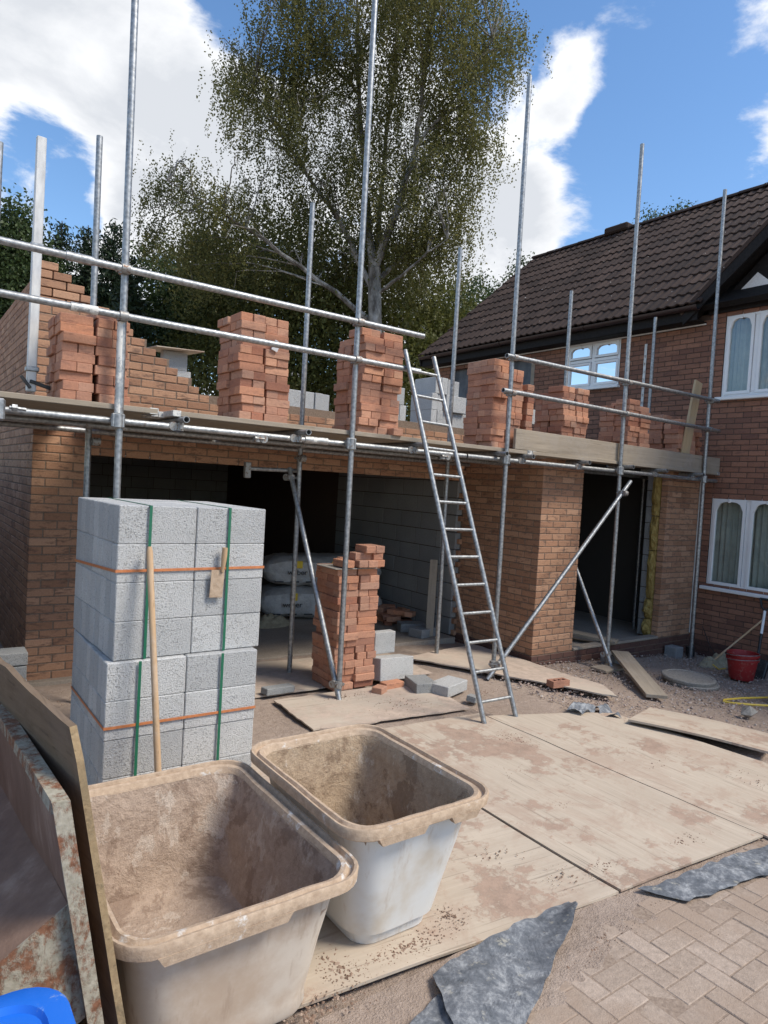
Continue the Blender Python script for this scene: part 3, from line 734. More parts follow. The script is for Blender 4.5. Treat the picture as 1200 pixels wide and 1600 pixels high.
# ridge tiles
rp = MB(); n = 7
for k in range(int((YR1 + .8) / .45)):
    y0 = YR1 - (k + 1) * .45; up = .02 if 16 < k % 99 < 18 else 0
    rings = [[(RX + math.cos(math.pi * i / n) * .13, yy, RZ + .015 + up + math.sin(math.pi * i / n) * .085 + (.008 if e else 0)) for i in range(n + 1)] + [(RX - .12, yy, RZ - .03), (RX + .12, yy, RZ - .03)][:0] for e, yy in enumerate((y0 - .012, y0 + .445))]
    MB().loft(rings).build('ridge_tile', 'roof_tile', hs, smooth=True)
# raised vent on the ridge
q = onx(968, 372, RX); MB().box((RX - .16, q.y - .28, RZ + .02), (RX + .16, q.y + .30, RZ + .17), .03).build('ridge_vent', 'roof_tile', hs)
# verge at the far end, fascia, soffit, gutter
MB().prism([(EX - .02, YR1 - .03, EZ - .06), (RX, YR1 - .03, RZ - .04), (RX, YR1 - .03, RZ - .2), (EX + .02, YR1 - .03, EZ - .2)], (0, .04, 0)).build('verge_board', 'black_paint', hs)
MB().box((EX + .03, 5.40, EZ - .20), (EX + .05, YR1 - .04, EZ + .0), .002).build('fascia', 'black_paint', hs)
MB().box((EX + .052, 5.40, EZ - .205), (HX + .02, YR1 - .05, EZ - .19), .002).build('soffit', 'black_paint', hs)
MB().box((HX - .03, 5.40, EZ - .225), (HX - .005, YR1 - .1, EZ - .207), .002).build('soffit_bead', 'white_upvc', hs)
gt = MB(); n = 8
def gutter_ring(y, r_): return [(EX - .04 + math.cos(math.pi + math.pi * i / n) * r_, y, EZ - .02 + math.sin(math.pi + math.pi * i / n) * r_) for i in range(n + 1)] + [(EX - .04 + math.cos(-math.pi * i / n) * (r_ - .006), y, EZ - .02 + math.sin(-math.pi * i / n) * (r_ - .006)) for i in range(n + 1)]
gt.loft([gutter_ring(y, .058) for y in (5.36, YR1 - .05)]).build('gutter', 'brown_plastic', hs, smooth=True)
for y in (5.37, 7.3, 9.2, 11.2): MB().loft([gutter_ring(yy, .068) for yy in (y - .025, y + .025)]).build('gutter_bracket', 'brown_plastic', hs, smooth=True)
# cross gable above the upper window
AY = GYC; AZ = gable_z(AY)
MB().prism([(HX - .012, 5.36, 4.62), (HX - .012, 2 * AY - 5.36, 4.62), (HX - .012, AY, AZ - .12)], (.1, 0, 0)).build('gable_wall', 'black_paint', hs)
MB().prism([(HX - .016, 5.02, 4.80), (HX - .016, 4.42, 4.80), (HX - .016, 4.72, 5.07)], (-.012, 0, 0)).build('render_panel', 'white_render', hs)
MB().prism([(HX - .016, 4.40, 4.80), (HX - .016, 3.2, 4.80), (HX - .016, 3.8, 5.6)], (-.012, 0, 0)).build('render_panel', 'white_render', hs)
MB().box((HX - .05, 3.0, 4.60), (HX - .013, 5.36, 4.78), .004).build('gable_beam', 'black_paint', hs)
for s_ in (1, -1):
    yA = 5.62 if s_ > 0 else 2 * AY - 5.62; zA = gable_z(5.62)
    MB().prism([(HX - .30, yA, zA - .02), (HX - .30, AY, AZ + .02), (HX - .30, AY, AZ - .20), (HX - .30, yA - .03 * s_, zA - .19)], (.03, 0, 0)).build('barge_board', 'black_paint', hs)
    MB().prism([(HX - .27, yA, zA - .08), (HX - .27, AY, AZ - .05), (HX - .27, AY, AZ - .10), (HX - .27, yA, zA - .14)], (.27, 0, 0)).build('gable_soffit', 'black_paint', hs)
    MB().prism([(HX - .31, yA + .03 * s_, zA - .0), (HX - .31, AY, AZ + .06), (HX - .31, AY, AZ - .0), (HX - .31, yA, zA - .05)], (2.6, 0, 0)).build('gable_roof', 'roof_tile', hs)
# perforated wall starter strips fixed to the house wall
for y_, z0_, z1_ in ((6.62, 2.5, 4.10), (6.33, 2.5, 4.33)):
    q = MB(); q.box((HX - .012, y_, z0_), (HX - .009, y_ + .045, z1_), .0005)
    for k in range(14): q.box((HX - .034, y_ + .02, z0_ + .06 + k * .12), (HX - .0125, y_ + .023, z0_ + .10 + k * .12), .0003)
    q.build('wall_starter', 'aluminium', hs)

# ================================================================== SCAFFOLD
sc = thing('scaffold', (5, 5.4, 0), 'galvanised tube scaffold with guard rails along the garage and porch front', 'scaffold')
TR = .0242; SY, BY = 5.0, 5.9
SX = [1.26, 3.20, 5.10, 7.03, 8.90]
def tubep(name, a, b, mat='galvanised', r=TR): return MB().tube(a, b, r, 14).build(name, mat, sc, smooth=True)
for i, x in enumerate(SX):
    tubep('standard', (x + .03, SY, gz(x, SY) - .01), (x + .0 if i else x - .01, SY + .0, [6.3, 6.15, 6.11, 6.08, 6.11][i]))
    tubep('standard', (x + .02, BY, (gz(x, BY) if i < 3 else .0) - .01), (x, BY, [4.54, 4.57, 4.62, 4.55, 4.57][i]))
# splashed white sleeves of paint on the left standards are part of the tube: shorter repaired tube clipped on
tubep('sleeve_tube', (1.263, SY - .0, 2.30), (1.258, SY, 2.93), 'galvanised_splashed', TR + .0012)
LZ = 2.25
tubep('ledger', (-1.2, SY + .052, LZ), (4.6, SY + .052, LZ - .005)); tubep('ledger', (4.62, SY + .052, LZ - .005), (9.33, SY + .052, LZ - .01))
tubep('ledger', (-1.2, BY - .052, LZ), (4.9, BY - .052, LZ)); tubep('ledger', (4.92, BY - .052, LZ), (9.2, BY - .052, LZ))
tubep('ledger', (-.9, BY + .5, LZ - .02), (5.9, BY + .5, LZ - .02))
for z, x1 in ((2.965, 3.88), (3.287, 3.90)):
    tubep('guard_rail', (-1.0, SY - .052, z + .005), (.98, SY - .052, z)); tubep('guard_rail', (1.0, SY - .052, z), (x1, SY - .052, z))
tubep('guard_rail', (4.98, SY - .052, 3.285), (9.05, SY - .052, 3.315)); tubep('guard_rail', (4.96, SY - .052, 2.935), (9.12, SY - .052, 2.915))
# joint sleeves on the rails
for x, z, mt in ((.99, 2.966, 'galvanised_splashed'), (.95, 3.288, 'galvanised')): tubep('joint_sleeve', (x - .07, SY - .052, z), (x + .10, SY - .052, z), mt, .030)
tubep('joint_sleeve', (2.78, SY + .052, LZ), (3.0, SY + .052, LZ), 'galvanised_splashed', .031)
# transoms below the boards, ends poking out to the front
for x in (1.72, 2.72, 3.95, 5.02, 5.42, 6.35, 7.12, 7.85, 8.72, .45, -.35):
    o_ = random.uniform(-.02, .03)
    tubep('transom', (x, SY - .115 + o_, LZ + .049), (x + random.uniform(-.02, .02), 6.50 if x < 5.5 else 5.24, LZ + .049))
# braces
tubep('brace', (3.13, 5.955, 2.02), (3.215, 4.945, -.02)); tubep('brace', (7.20, 4.948, 2.13), (4.99, 4.94, -.02)); tubep('brace', (6.98, 4.86, -.11), (6.99, 6.05, 2.0))
tubep('tie_tube', (2.72, 5.955, 1.99), (3.25, 5.965, 2.0), r=.02)
MB().box((2.66, 5.93, 1.90), (2.72, 5.98, 2.05), .006).build('tie_bracket', 'coupler_steel', sc)
# couplers: two collars with a block between, bolt and nut
cq = MB(); cq.tube((0, 0, -.028), (0, 0, .028), .0335, 12, False); cq.tube((-.028, .052, 0), (.028, .052, 0), .0335, 12, False); cq.box((-.024, .006, -.024), (.024, .046, .024), .004)
cq.box((-.046, -.012, -.018), (-.030, .014, .018), .003)
cme = cq.mesh('coupler', True); cme.materials.append(MATS['coupler_steel'])
bq = MB(); bq.tube((.035, -.02, 0), (.035, .05, 0), .007, 8, False); bq.tube((.035, -.034, 0), (.035, -.018, 0), .014, 6, False); bme = bq.mesh('bolt'); bme.materials.append(MATS['coupler_steel'])
swv = MB(); swv.box((-.045, -.04, -.05), (.045, .0, .05), .008); swv.tube((0, -.02, -.045), (0, -.02, .045), .036, 12, False); swm = swv.mesh('coupler', True); swm.materials.append(MATS['galvanised'])
def coupler(x, y, z, flip=False, rz=0):
    c = link('coupler', cme, None, sc, loc=(x, y, z), rot=(0, 0, rz + (math.pi if flip else 0)))
    link('bolt', bme, None, c, loc=(x, y, z), rot=(0, 0, rz + (math.pi if flip else 0)))
for i, x in enumerate(SX):
    coupler(x, SY, LZ - .002); link('coupler', swm, None, sc, loc=(x, SY, LZ - .004), rot=(0, 0, 0)); coupler(x, BY, LZ, True)
    for z in ((2.966, 3.288) if i < 2 else (2.93 - .003 * i, 3.283 + .007 * (i - 2)) if i > 1 else ()): coupler(x, SY, z, True)
for x in (1.72, 2.72, 3.95, 5.42, 6.35, 7.85, 8.72): coupler(x, SY + .052, LZ + .0, False, R(90))
coupler(3.21, 4.975, .14, False, .5); coupler(3.14, 5.92, 1.93, False, .4); coupler(5.08, 4.965, .13, True, .6); coupler(7.06, 4.97, 1.98, True); coupler(7.0, 4.95, .04, False, .5); coupler(2.35, SY + .052, LZ - .03, True, R(90)); coupler(4.3, SY + .052, LZ - .03, True, R(90)); coupler(1.32, BY, 2.12, True); coupler(3.2, BY - .02, 2.12, True)
# big right angle clamp at the left end
q = MB(); q.box((.40, SY - .10, 2.17), (.56, SY - .02, 2.31), .012); q.tube((.585, SY - .06, 2.26), (.68, SY - .06, 2.255), .012, 8, False); q.tube((.60, SY - .06, 2.26), (.63, SY - .06, 2.26), .024, 6, False)
q.build('end_clamp', 'galvanised', sc)
MB().tube((.46, SY - .104, 2.235), (.46, SY - .07, 2.235), .022, 14).build('clamp_eye', 'black_plastic', sc)
# aluminium post with stabiliser at the left return
q = MB(); a = ony(48, 612, 5.42); b = ony(65, 215, 5.42); q.obox(((a + b) / 2), (.062, .05, (b - a).length), (0, math.atan2(b.x - a.x, b.z - a.z), 0), .006); po = q.build('aluminium_post', 'aluminium', sc)
for z in (2.56, 3.42): MB().box((a.x - .04, 5.385, z), (a.x + .045, 5.455, z + .035), .006).build('post_clamp', 'galvanised', po)
q = MB(); q.obox((a.x + .07, 5.40, 2.47), (.17, .03, .025), (0, .25, 0)); q.obox((a.x - .04, 5.38, 2.48), (.10, .03, .02), (0, .9, 0)); q.build('post_foot', 'black_plastic', po)
tubep('standard', (.56, 5.92, 2.0), (.575, 5.92, 4.27)); 

# boards: each a loose plank on the transoms
DZ = LZ + .049 + TR + .002; DT = DZ + .038
rows = [5.025, 5.262, 5.499, 5.736, 5.973, 6.21, 6.447]
runs = [[(-2.1, 1.55), (1.66, 5.52), (5.54, 9.36)], [(-2.3, 1.62), (1.63, 5.5), (5.52, 9.37)], [(-1.0, 2.9), (2.92, 6.8), (6.82, 9.36)], [(-1.9, 1.98), (2.0, 5.9), (5.92, 9.35)], [(-1.5, 2.35), (2.37, 6.02)], [(-1.5, 1.18), (1.42, 2.55), (2.57, 6.02)], [(-1.5, 1.2), (1.36, 2.9), (2.92, 6.02)]]
rown = ['front', 'second', 'third', 'fourth', 'fifth', 'sixth', 'innermost narrow']; coln = ['left', 'middle', 'right']
for i, y in enumerate(rows):
    for k, (x0, x1) in enumerate(runs[i]):
        if y > 5.28 and x0 > 5.4: continue
        w_ = .225 if i < 6 else .135; y1_ = y + w_
        if x0 < 6.0 and x1 > 6.02 and y > 5.25: x1 = 6.02
        t = thing('scaffold_board', ((x0 + x1) / 2, y + .11, DZ), f'weathered timber scaffold board, {rown[i]} row of the deck, {coln[k]} length', 'board', 'scaffold boards of the deck')
        V, Fs = chamfer_box(x1 - x0, w_, .038, .003); me = MB().add(V, Fs).mesh('plank'); me.materials.append(MATS['board_timber'])
        zz_ = DZ + .019 + random.uniform(0, .004)
        link('plank', me, None, t, loc=((x0 + x1) / 2, y + w_ / 2, zz_), rot=(random.uniform(-.008, .008), 0, random.uniform(-.002, .002)))
        if i < 2:
            for xe in (x0, x1): MB().box((xe - (.003 if xe == x0 else .06), y - .002, zz_ - .022), (xe + (.06 if xe == x0 else .003), y1_ + .002, zz_ + .022), .002).build('end_band', 'galvanised_splashed', t)
# toe board on edge at the right
V, Fs = chamfer_box(4.1, .038, .215, .004); me = MB().add(V, Fs).mesh('toe_board'); me.materials.append(MATS['board_timber'])
link('toe_board', me, None, loc=(7.33, 5.058, 2.465), rot=(0, .006, 0), **tagk('wide timber toe board on edge along the right deck', 'board'))
# plank propped upright by the last brick stack
pa_, pb_ = ony(1069, 716, 5.10), ony(1090, 602, 5.105)
q = MB(); V, Fs = chamfer_box(.17, .032, (pb_ - pa_).length + .1, .003); me = q.add(V, Fs).mesh('upright_plank'); me.materials.append(MATS['board_clean'])
link('upright_plank', me, None, loc=(pa_ + pb_) / 2, rot=(0, math.atan2(pb_.x - pa_.x, pb_.z - pa_.z), 0), **tagk('narrow new timber plank standing upright against the rightmost deck bricks', 'plank'))

# ================================================================== LADDER
ld = thing('ladder', (4.14, 3.92, 0), 'galvanised steel pole ladder leaning on the scaffold deck', 'ladder')
L0, L1 = Vector((3.965, 3.92, .0)), Vector((3.70, 4.95, 3.13)); R0, R1 = Vector((4.335, 3.92, 0)), Vector((4.035, 4.95, 3.12))
def stile(a, b):
    q = MB(); q.tube(a, b, .0215, 12); q.build('stile', 'galvanised', ld, smooth=True)
stile(L0, L1); stile(R0, R1)
for k in range(13):
    t = .055 + k * .074
    a = L0.lerp(L1, t); b = R0.lerp(R1, t); MB().tube(a, b, .0135, 10, False).build('rung', 'galvanised', ld, smooth=True)

# ================================================================== LOOSE BRICKS
ORD = ['bottom', 'second', 'third', 'fourth', 'fifth', 'sixth', 'seventh', 'eighth', 'ninth', 'tenth', 'eleventh', 'twelfth', 'thirteenth', 'fourteenth', 'fifteenth', 'sixteenth', 'seventeenth', 'eighteenth']
LB = []       # (centre, rotation, exposure, stack index)
STK = [  # x, y(front), base z, courses, group phrase, columns
    (.90, 5.10, DT + .002, 10, 'leftmost deck stack'),
    (2.21, 5.12, DT + .002, 13, 'second deck stack from left'),
    (3.33, 5.10, DT + .002, 14, 'deck stack left of ladder'),
    (5.02, 5.12, DT + .002, 14, 'deck stack right of ladder'),
    (6.10, 5.13, DT + .002, 12, 'deck stack at toe board end'),
    (7.36, 5.13, DT + .002, 12, 'middle stack behind toe board'),
    (8.44, 5.13, DT + .002, 11, 'deck stack against house wall'),
    (3.30, 5.18, .012, 18, 'ground stack before garage')]
def stack(si, x0, y0, z0, nc, cut=()):
    rs = random.Random(40 + si); h = .0655; colj = [(rs.uniform(-.012, .012), rs.uniform(-.012, .012)) for _ in range(4)]
    drift = [0, 0]
    for k in range(nc):
        drift[0] += rs.uniform(-.010, .010); drift[1] += rs.uniform(-.010, .010)
        if k > 0 and rs.random() < .25: drift = [drift[0] * .3, drift[1] * .3]
        # four 215 mm cells in a square, each laid either way (changes by course)
        for cx_ in (0, 1):
            for cy_ in (0, 1):
                alongx = ((k + cx_ + cy_ + si) % 2 == 0) != (rs.random() < .18)
                if (si, k, cx_, cy_) in cut: continue
                out_ = rs.choice((0, 0, 0, .016, -.012)); jx = colj[cx_ * 2 + cy_][0] + drift[0] + rs.uniform(-.010, .010) + (out_ if not alongx else 0) * (1 if cx_ else -1); jy = colj[cx_ * 2 + cy_][1] + drift[1] + rs.uniform(-.010, .010) + (out_ if alongx else 0) * (1 if cy_ else -1)
                for m_ in (0, 1):
                    if alongx: dx, dy, rz = 0, (m_ - .5) * .1055, 0
                    else: dx, dy, rz = (m_ - .5) * .1055, 0, math.pi / 2
                    x = x0 + .11 + cx_ * .221 + dx + jx + rs.uniform(-.004, .004); y = y0 + .11 + cy_ * .221 + dy + jy + rs.uniform(-.004, .004)
                    ex = 0
                    if cx_ == 0 and (alongx or m_ == 0): ex += .5 if alongx else 1
                    if cy_ == 0 and ((not alongx) or m_ == 0): ex += .5 if not alongx else 1
                    wh = ('near' if m_ == 0 else 'far') if alongx else ('left' if m_ == 0 else 'right')
                    LB.append(((x, y, z0 + h * (k + .5)), (rs.uniform(-.004, .004), rs.uniform(-.004, .004), rz + rs.uniform(-.02, .02)), ex, si,
                               f"{wh} brick of the {'front' if cy_ == 0 else 'back'} {'left' if cx_ == 0 else 'right'} pair, {ORD[k]} course up"))
cut = set()
for cx_ in (0, 1):
    for cy_ in (0, 1):
        cut |= {(0, 9, cx_, cy_)} if cx_ == 0 else set()
        cut |= {(7, 17, 0, 1), (7, 17, 1, 1), (7, 16, 1, 1), (7, 17, 0, 0)} if 1 else set()
cut |= {(3, 13, 1, 0), (3, 13, 1, 1), (4, 11, 1, 1), (4, 11, 0, 1), (6, 10, 0, 0), (6, 10, 1, 0), (5, 11, 1, 0), (2, 13, 0, 1), (1, 12, 1, 1), (5, 11, 0, 1)}
for si, (x0, y0, z0, nc, ph) in enumerate(STK): stack(si, x0, y0, z0, nc, cut)
# extra bricks: second leaf of the right-hand stacks, odd ones
for k in range(9): LB.append(((8.44 + .55 + random.uniform(-.01, .01), 5.24 + random.uniform(-.01, .01), DT + .035 + k * .0655), (0, 0, (k % 2) * math.pi / 2), 1, 6, f"brick of the extra right hand column, {ORD[k]} course up"))
for k in range(11): LB.append(((5.02 + .56 + random.uniform(-.012, .012), 5.25 + random.uniform(-.01, .01), DT + .035 + k * .0655), (0, 0, math.pi / 2 + random.uniform(-.03, .03)), 1, 3, f"brick of the narrow right hand column, {ORD[k]} course up"))
zt = .012 + 18 * .0655
STK += [(0, 0, 0, 0, 'top of ground stack, above its sheet'), (0, 0, 0, 0, 'low brick heap inside the garage')]
for (x, y, k, rz) in [(3.36, 5.24, 0, 1.57), (3.51, 5.24, 0, 1.6), (3.62, 5.23, 0, 1.5), (3.71, 5.26, 0, 1.62), (3.56, 5.25, 1, .05), (3.70, 5.27, 1, 1.5), (3.60, 5.25, 2, 1.5), (3.70, 5.26, 2, 1.62), (3.52, 5.4, 0, 0), (3.7, 5.42, 0, 0)]:
    LB.append(((x, y, .012 + 17 * .0655 + .016 + .033 + k * .0655), (0, 0, rz), 1.2, 8, f'orange brick, {ORD[k]} course, ' + ('rear left' if y > 5.35 and x < 3.6 else 'rear right' if y > 5.35 else 'left' if x < 3.45 else 'mid left' if x < 3.6 else 'mid right' if x < 3.7 else 'right') + ' one'))
for k in range(26):
    x = 5.55 + .34 * random.random(); y = 7.25 + .55 * random.random(); lay = k // 9
    LB.append(((x, y, .04 + lay * .068), (random.uniform(-.15, .15) * (lay > 0), random.uniform(-.1, .1) * (lay > 0), random.uniform(0, 3.1)), .8, 9, 'tumbled orange red brick'))
for k in range(8): LB.append(((5.35 + k * .06, 8.0 + k * .12, .04), (0, 0, 1.2 + random.random()), .6, 9, 'tumbled orange red brick'))
singles = [((3.66, 4.98, .034), (0, 0, .5), 'small cut orange brick lying before the ground stack', .12),
           ((3.86, 5.06, .034), (0, 0, .05), 'single whole brick on the ground beside the tall ground stack', .215),
           ((2.62, 5.62, .034), (0, 0, 1.3), 'lower half brick left of the ground stack near the brace', .11),
           ((2.62, 5.62, .100), (0, 0, 1.45), 'upper half brick balanced left of the ground stack', .11),
           ((3.72, 5.05, DT + .034), (0, 0, 1.5), 'dark cut brick alone on the deck edge beside the ladder', .10)]
vb, fb = chamfer_box(BL, BD, BH, .004)
lbm = bpy.data.meshes.new('brick'); lbm.from_pydata(vb, [], fb); lbm.update(); lbm.materials.append(MATS['brick_loose'])
order = sorted(range(len(LB)), key=lambda i: -LB[i][2] / max(proj(LB[i][0])[2], .5) ** 2 if LB[i][2] > 0 else 1)
topset = set(order[:290]); rest = MB()
for i, (p, r_, ex, si, lab) in enumerate(LB):
    if i in topset and ex > 0:
        link('brick', lbm, None, loc=p, rot=r_, **tagk(lab + ', ' + STK[si][4], 'brick', 'bricks of the ' + STK[si][4]))
    else: rest.add(vb, fb, Matrix.Translation(p) @ Euler(r_).to_matrix().to_4x4())
rest.build('stacked_bricks', 'brick_loose', **tagk('rest of the loose orange red bricks in the stacks', 'bricks'), kind='stuff')
for p, r_, lab, l_ in singles: link('brick', brick_mesh(l_, BD, BH, 'brick_loose'), None, loc=p, rot=r_, **tagk(lab, 'brick'))
# sheet between the top courses of the ground stack
MB().box((3.22, 5.15, .012 + 17 * .0655 + .002), (3.68, 5.50, .012 + 17 * .0655 + .010), .002).build('cover_sheet', 'cement_cover', **tagk('thin grey sheet lying between courses of the ground brick stack', 'sheet'))
# perforated brick lying on the plywood: three holes through
q = MB(); xs_ = [-.1075, -.08, -.035, -.0225, .0225, .035, .08, .1075]; ys_ = [-.051, -.024, .024, .051]; idx = {}
def gv(i, j, k):
    key = (i, j, k)
    if key not in idx: idx[key] = len(q.v); q.v.append((xs_[i], ys_[j], (-.0325, .0325)[k]))
    return idx[key]
solid = lambda i, j: 0 <= i < 7 and 0 <= j < 3 and not (j == 1 and i in (1, 3, 5))
for i in range(7):
    for j in range(3):
        if not solid(i, j): continue
        q.f.append([gv(i, j, 1), gv(i + 1, j, 1), gv(i + 1, j + 1, 1), gv(i, j + 1, 1)]); q.f.append([gv(i, j, 0), gv(i, j + 1, 0), gv(i + 1, j + 1, 0), gv(i + 1, j, 0)])
        for di, dj, a, b in ((-1, 0, (0, 1), (0, 0)), (1, 0, (1, 0), (1, 1)), (0, -1, (0, 0), (1, 0)), (0, 1, (1, 1), (0, 1))):
            if not solid(i + di, j + dj): q.f.append([gv(i + a[0], j + a[1], 0), gv(i + b[0], j + b[1], 0), gv(i + b[0], j + b[1], 1), gv(i + a[0], j + a[1], 1)])
me = q.mesh('brick'); me.materials.append(MATS['brick_loose'])
pb = onz(872, 1068, .03); link('brick', me, None, loc=(pb.x, pb.y, gz(pb.x, pb.y) + .06), rot=(0, 0, -.12), **tagk('orange brick with three holes lying alone on the curved plywood', 'brick'))
# broken white tile bit tucked in the second stack
MB().obox((2.50, 5.10, 2.985), (.055, .012, .085), (.1, .35, 0), .002).build('tag_card', 'white_render', **tagk('small pale card hanging on the second deck brick stack', 'card'))

# ================================================================== CONCRETE BLOCKS
def blk_mesh(l, d, h, mat='concrete_block', c=.005): return brick_mesh(l, d, h, mat, c)
def pack(x0, y0, z0, rz, label, nrow=4, ny=9, jit=.004):
    t = thing('block_pack', (x0, y0, z0), label, 'block pack', 'strapped block packs')
    rs = random.Random(int(z0 * 100) + 3); ca, sa = math.cos(rz), math.sin(rz)
    for k in range(nrow):
        for i in range(2):
            for j in range(ny):
                x = .2215 + i * .4435 + rs.uniform(-jit, jit) * .4; y = .0515 + j * .1035 + rs.uniform(-jit, jit) * .7; z = .108 + k * .2155
                link('block', blk_mesh(.44, .1, .215), None, t, loc=(x0 + x * ca - y * sa, y0 + x * sa + y * ca, z0 + z), rot=(0, 0, rz + rs.uniform(-.006, .006)))
    return t
pk1 = pack(.965, 3.825, -.015, R(-1.0), 'lower strapped pack of pale grey concrete blocks on the ground')
pk2 = pack(1.0, 3.85, .85, R(1.2), 'upper strapped pack of pale grey concrete blocks stacked on the other pack')
def strap(name, pts, w, mat, parent, vertical):
    q = MB()
    for a, b in zip(pts[:-1], pts[1:]):
        a = Vector(a); b = Vector(b); d = (b - a); L = d.length
        rot_ = d.to_track_quat('X', 'Z').to_matrix().to_4x4()
        V, Fs = chamfer_box(L, .0016 if vertical else .0016, w, .0004)
        q.add(V, Fs, Matrix.Translation((a + b) / 2) @ rot_)
    q.build(name, mat, parent)
def qb(p, a, b, c, w):   # flat ribbon quad prism
    pass
# horizontal orange straps: left face, front face, sloping a little
strap('strap', [(.973, 4.76, 1.30), (.994, 3.843, 1.35), (1.89, 3.860, 1.352)], .016, 'strap_orange', pk2, False)
strap('strap', [(.976, 4.735, .47), (.960, 3.815, .49), (1.85, 3.800, .492)], .016, 'strap_orange', pk1, False)
for x, pk, z0, z1, y in ((1.172, pk2, .85, 1.713, 3.846), (1.645, pk2, .85, 1.713, 3.856), (1.14, pk1, -.01, .848, 3.812), (1.62, pk1, -.01, .848, 3.804)):
    q = MB(); q.box((x - .008, y - .004, z0), (x + .008, y - .002, z1), .0004)
    if pk is pk2: q.box((x - .008, y - .004, z1 + .0005), (x + .008, y + .93, z1 + .002), .0004)
    q.build('strap', 'strap_green', pk)
# things leaning on the packs
hd = MB(); a = Vector((1.155, 3.79, 1.49)); b = Vector((1.19, 3.50, .02)); hd.path([a, a.lerp(b, .02), a.lerp(b, .3), a.lerp(b, .7), b], .017, 10, [.012, .0175, .017, .018, .019])
hd.build('wooden_handle', 'handle_wood', smooth=True, **tagk('long pale wooden tool handle leaning against the block pack', 'tool handle'))
tw = thing('jointing_tool', (1.58, 3.82, 1.18), 'short trowel with wooden handle tucked under the orange strap', 'trowel')
MB().obox((1.575, 3.835, 1.262), (.082, .004, .165), (.03, .03, 0), .001).build('blade', 'tub_rim', tw)
hq = MB(); hq.path([(1.60, 3.826, 1.335), (1.605, 3.824, 1.38), (1.607, 3.822, 1.43), (1.609, 3.82, 1.478)], .016, 10, [.009, .014, .017, .0155]); hq.build('handle', 'handle_wood', tw, smooth=True)
# old blocks at the left edge, by the flank wall
for k, (p, r_, lab) in enumerate([((.62, 6.02, .05), .05, 'bottom grey block of the short pile at the left edge'), ((.68, 6.05, .155), .0, 'middle grey block of the short pile at the left edge'), ((.67, 6.03, .265), .03, 'third grey block of the short pile at the left edge'), ((.68, 6.04, .373), -.02, 'top mossy grey block of the short pile at the left edge')]):
    link('concrete_block', blk_mesh(.44, .215, .1, 'concrete_block_old'), None, loc=p, rot=(0, 0, r_), **tagk(lab, 'block'))
# blocks lying round the ground brick stack
def cblock(p, rot_, lab, sz=(.44, .1, .215), mat='concrete_block'): link('concrete_block', blk_mesh(*sz, mat), None, loc=p, rot=rot_, **tagk(lab, 'block'))
cblock((4.02, 5.47, .34), (0, 0, .0), 'grey block upright on the leaning block behind the ground brick stack', (.25, .1, .215))
cblock((4.03, 5.33, .115), (-.12, .06, .10), 'grey block standing on edge right of the ground brick stack', (.44, .215, .215))
cblock((4.08, 4.90, .055), (0, 0, 1.3), 'flat grey block left of the pair on the dirt', (.30, .215, .1), 'concrete_block_old')
cblock((4.28, 4.74, .055), (0, 0, .32), 'flat grey block right of the pair on the dirt', (.36, .215, .1))
cblock((2.82, 5.36, .04), (0, .05, .15), 'thin broken grey block lying near the pallet side sheet', (.30, .1, .06), 'concrete_block_old')
cblock((4.30, 4.42, .03), (.1, .1, .5), 'small broken block lump on the dirt by the ladder', (.11, .09, .055), 'concrete_block_old')
cblock((5.58, 6.72, .06), (0, 0, .25), 'mossy grey block at the garage jamb beside the propped offcut', (.34, .215, .11), 'concrete_block_old')
cblock((5.62, 7.02, .06), (0, 0, -.4), 'grey block behind the jamb block next to the brick heap', (.34, .215, .11), 'concrete_block_old')
cblock((7.30, 5.06, -.055), (0, 0, .05), 'grey step block under the head of the ramp plank, upper', (.30, .215, .1), 'concrete_block_old')
cblock((7.30, 5.02, -.16), (0, 0, .02), 'grey step block under the head of the ramp plank, lower', (.36, .215, .1), 'concrete_block_old')
# inner leaf piles on the upper floor
FZ = 2.502
def pile(x0, y0, rows_, lab, d=.1):
    for k, r_ in enumerate(rows_):
        n = 0
        for (dx, l_, rz, dy) in r_:
            sz = (l_, d, .215)
            link('concrete_block', blk_mesh(*sz), None, loc=(x0 + dx + l_ / 2 if rz == 0 else x0 + dx + d / 2, y0 + dy + (.05 if rz == 0 else l_ / 2), FZ + .1085 + k * .2165), rot=(0, 0, (rz * math.pi / 2) + random.uniform(-.02, .02)), **tagk(f'pale grey block, {ORD[k]} course, {"leftmost" if n == 0 else ORD[n]} one, ' + lab, 'block', 'blocks of the ' + lab)); n += 1
pile(3.48, 6.95, [[(0, .44, 0, 0), (.46, .215, 0, 0), (.46, .3, 1, .2)], [(.02, .44, 0, .03), (.47, .1, 1, .02), (.58, .1, 1, .05)]], 'low block pile on upper floor')
pile(4.93, 6.95, [[(0, .3, 0, 0)], [(.02, .3, 1, 0), (.13, .3, 1, 0), (.24, .2, 1, 0)], [(0, .30, 0, 0)], [(.02, .3, 1, 0), (.13, .3, 1, .0)]], 'narrow block pile by the ladder')
pile(5.66, 6.93, [[(0, .1, 1, 0), (.11, .1, 1, 0), (.23, .44, 0, 0)], [(0, .44, 1, 0), (.11, .44, 1, 0), (.24, .44, 0, .05)], [(.0, .44, 1, 0), (.11, .44, 1, .02), (.25, .36, 0, 0), (.25, .36, 0, .12)], [(0.05, .44, 1, 0), (.16, .44, 1, 0), (.3, .1, 1, .05), (.45, .2, 1, .1)]], 'wide block pile behind the ladder')
pile(7.25, 6.95, [[(0, .44, 0, 0)], [(0, .44, 1, 0), (.11, .44, 1, 0), (.23, .44, 1, 0)], [(.03, .44, 0, 0)], [(.02, .44, 1, 0), (.16, .44, 1, 0)]], 'block pile by the small window')
